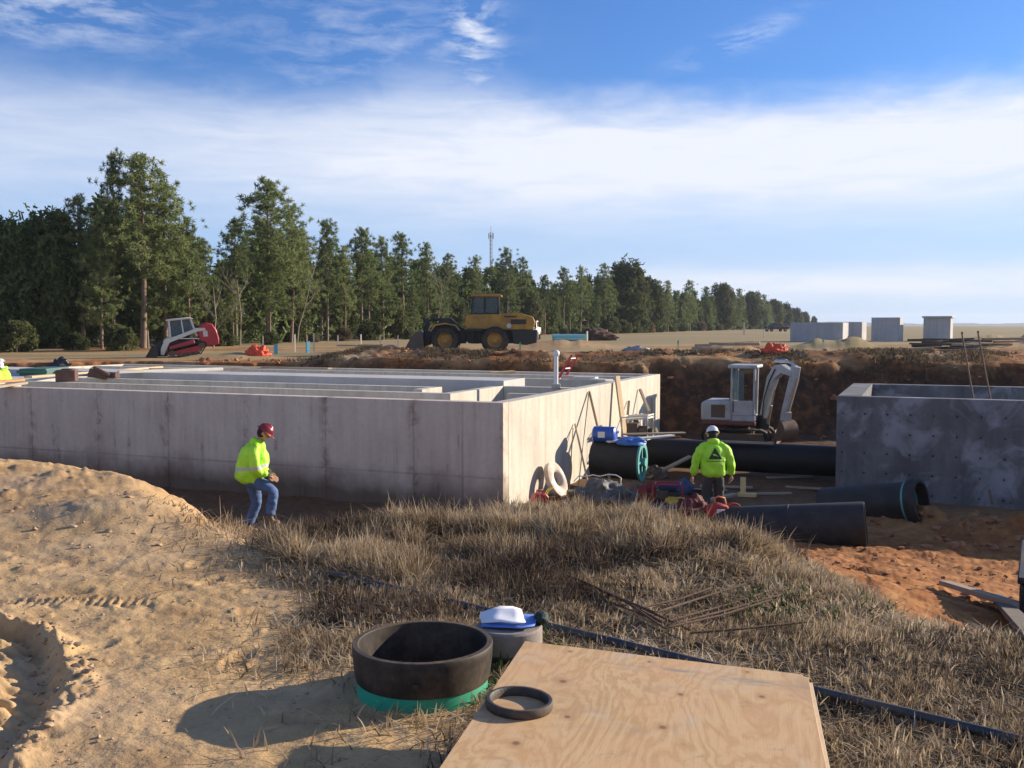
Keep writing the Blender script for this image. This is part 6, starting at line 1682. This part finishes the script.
# right edge: timber in the shadow and a dark box
a=on(944,588,-.4); b=on(1022,622,-.4)
plank(a+Vector((0,0,.05)),b+Vector((0,0,.12)),.10,.045,'squared timber lying on the orange soil at the right edge, half in shade',M_lum2)
a=on(985,600,-.4); b=on(1040,655,-.4); plank(a+Vector((.1,0,.04)),b+Vector((0,0,.06)),.12,.04,'dark board beside the squared timber at the right edge',M_dlum)
bx=dp(1019,600,7.5); z0=min(hz(bx.x,7.5),hz(bx.x+.8,8.8))-.08; hb=dp(1020,574,7.6).z-z0
o=thing('job_box','dark steel box cut off by the right edge, standing on the orange soil','steel box',(bx.x,7.5,z0),R(-28)); o.scale=(1,1,hb/.5)
MB().bb(0,1.1,0,1.5,0,.46).build('box_body',M_blk,o,bevel=.02); MB().bb(-.015,1.115,-.015,1.515,.465,.50).build('lid',M_blk,o,bevel=.01)
MB().tube([(.4,-.02,.25),(.42,-.07,.25),(.68,-.07,.25),(.7,-.02,.25)],.012,8).build('handle',M_stl,o,50)
# clods and stones of the sand and clay
def clods(name,n,fn,smin,smax,mat,seed,label=None):
    rg=np.random.default_rng(seed); b=MB(); rr=random.Random(seed); k=0
    while k<n:
        p=fn(rr)
        if p is None: continue
        x,y=p; s=smin*(smax/smin)**(rr.random()**2.2); z=hz(x,y) if False else None
        b_=(x,y,s); clist.append(b_); k+=1
clist=[]
rr=random.Random(12)
def addc(n,xr,yr,smin,smax,cond=None):
    k=0
    while k<n:
        x=rr.uniform(*xr);y=rr.uniform(*yr)
        if abs(x)>y*.62+.3: continue
        if cond and not cond(x,y): continue
        clist.append((x,y,smin*(smax/smin)**(rr.random()**2))); k+=1
addc(1500,(-3.6,-.5),(2.8,7.5),.003,.012)
addc(260,(-2.9,-1.8),(3.0,5.6),.005,.024,lambda x,y: abs(x-np.interp(y,[p[1] for p in RUT][::-1],[p[0] for p in RUT][::-1]))<.16)
addc(110,(-6.5,-2.2),(7.0,9.0),.008,.035)
addc(520,(3.2,10),(7,18.5),.012,.055)
addc(110,(6.5,11),(16.5,20),.04,.13)
addc(500,(-14,22),(33,46),.05,.20)
cx_=np.array([c[0] for c in clist]);cy_=np.array([c[1] for c in clist]); cz_=H(cx_,cy_)
mk_=rim_dist(cx_,cy_)
ico=bmesh.new(); bmesh.ops.create_icosphere(ico,subdivisions=1,radius=1); iv=np.array([v.co[:] for v in ico.verts]); ifc=np.array([[v.index for v in f.verts] for f in ico.faces]); ico.free()
rg=np.random.default_rng(4)
n=len(clist); sc=np.array([c[2] for c in clist])[:,None,None]
V=iv[None]*(1+rg.uniform(-.5,.45,(n,len(iv),1)))*sc*np.array([1,1,.55]); V=V+np.stack([cx_,cy_,cz_+sc[:,0,0]*.25],-1)[:,None,:]
Fc=(ifc[None]+np.arange(n)[:,None,None]*len(iv)).reshape(-1,3)
me=bpy.data.meshes.new('soil_clods'); V=V.reshape(-1,3)
me.vertices.add(len(V)); me.vertices.foreach_set('co',V.ravel()); me.loops.add(Fc.size); me.loops.foreach_set('vertex_index',Fc.ravel())
me.polygons.add(len(Fc)); me.polygons.foreach_set('loop_start',np.arange(len(Fc))*3); me.update(calc_edges=True)
clayness=np.clip(((cx_>2.5)&(cy_>6)|(cy_>30)).astype(float),0,1)
at=me.attributes.new('tint','FLOAT','POINT'); at.data.foreach_set('value',np.repeat(clayness,len(iv)))
m,t,b=nt('clod_soil'); g=NG(t); f=g.n('ShaderNodeAttribute',attribute_name='tint').outputs['Fac']; P=g.n('ShaderNodeNewGeometry').outputs['Position']; nn=g.noise(P,6,4,.6)
c=g.mix(f,g.ramp(nn,[(.3,(.27,.17,.10)),(.7,(.50,.36,.22))]),g.ramp(nn,[(.3,(.20,.07,.03)),(.7,(.45,.22,.10))]))
t.links.new(c,b.inputs['Base Color']); b.inputs['Roughness'].default_value=.95
o=link_mesh('soil_clods',me,m,smooth=50); tag(o,kind='stuff')

# ================= air =================
hb_=MB().bb(-5600,5600,-5600,5600,-4,60); m,t,b=nt('haze_air'); t.nodes.remove(b)
v=t.nodes.new('ShaderNodeVolumePrincipled'); v.inputs['Color'].default_value=(.78,.87,1,1); v.inputs['Density'].default_value=.00017; v.inputs['Anisotropy'].default_value=.2
t.links.new(v.outputs[0],t.nodes['Material Output'].inputs['Volume'])
o=hb_.build('haze',m,smooth=None); tag(o,kind='stuff')
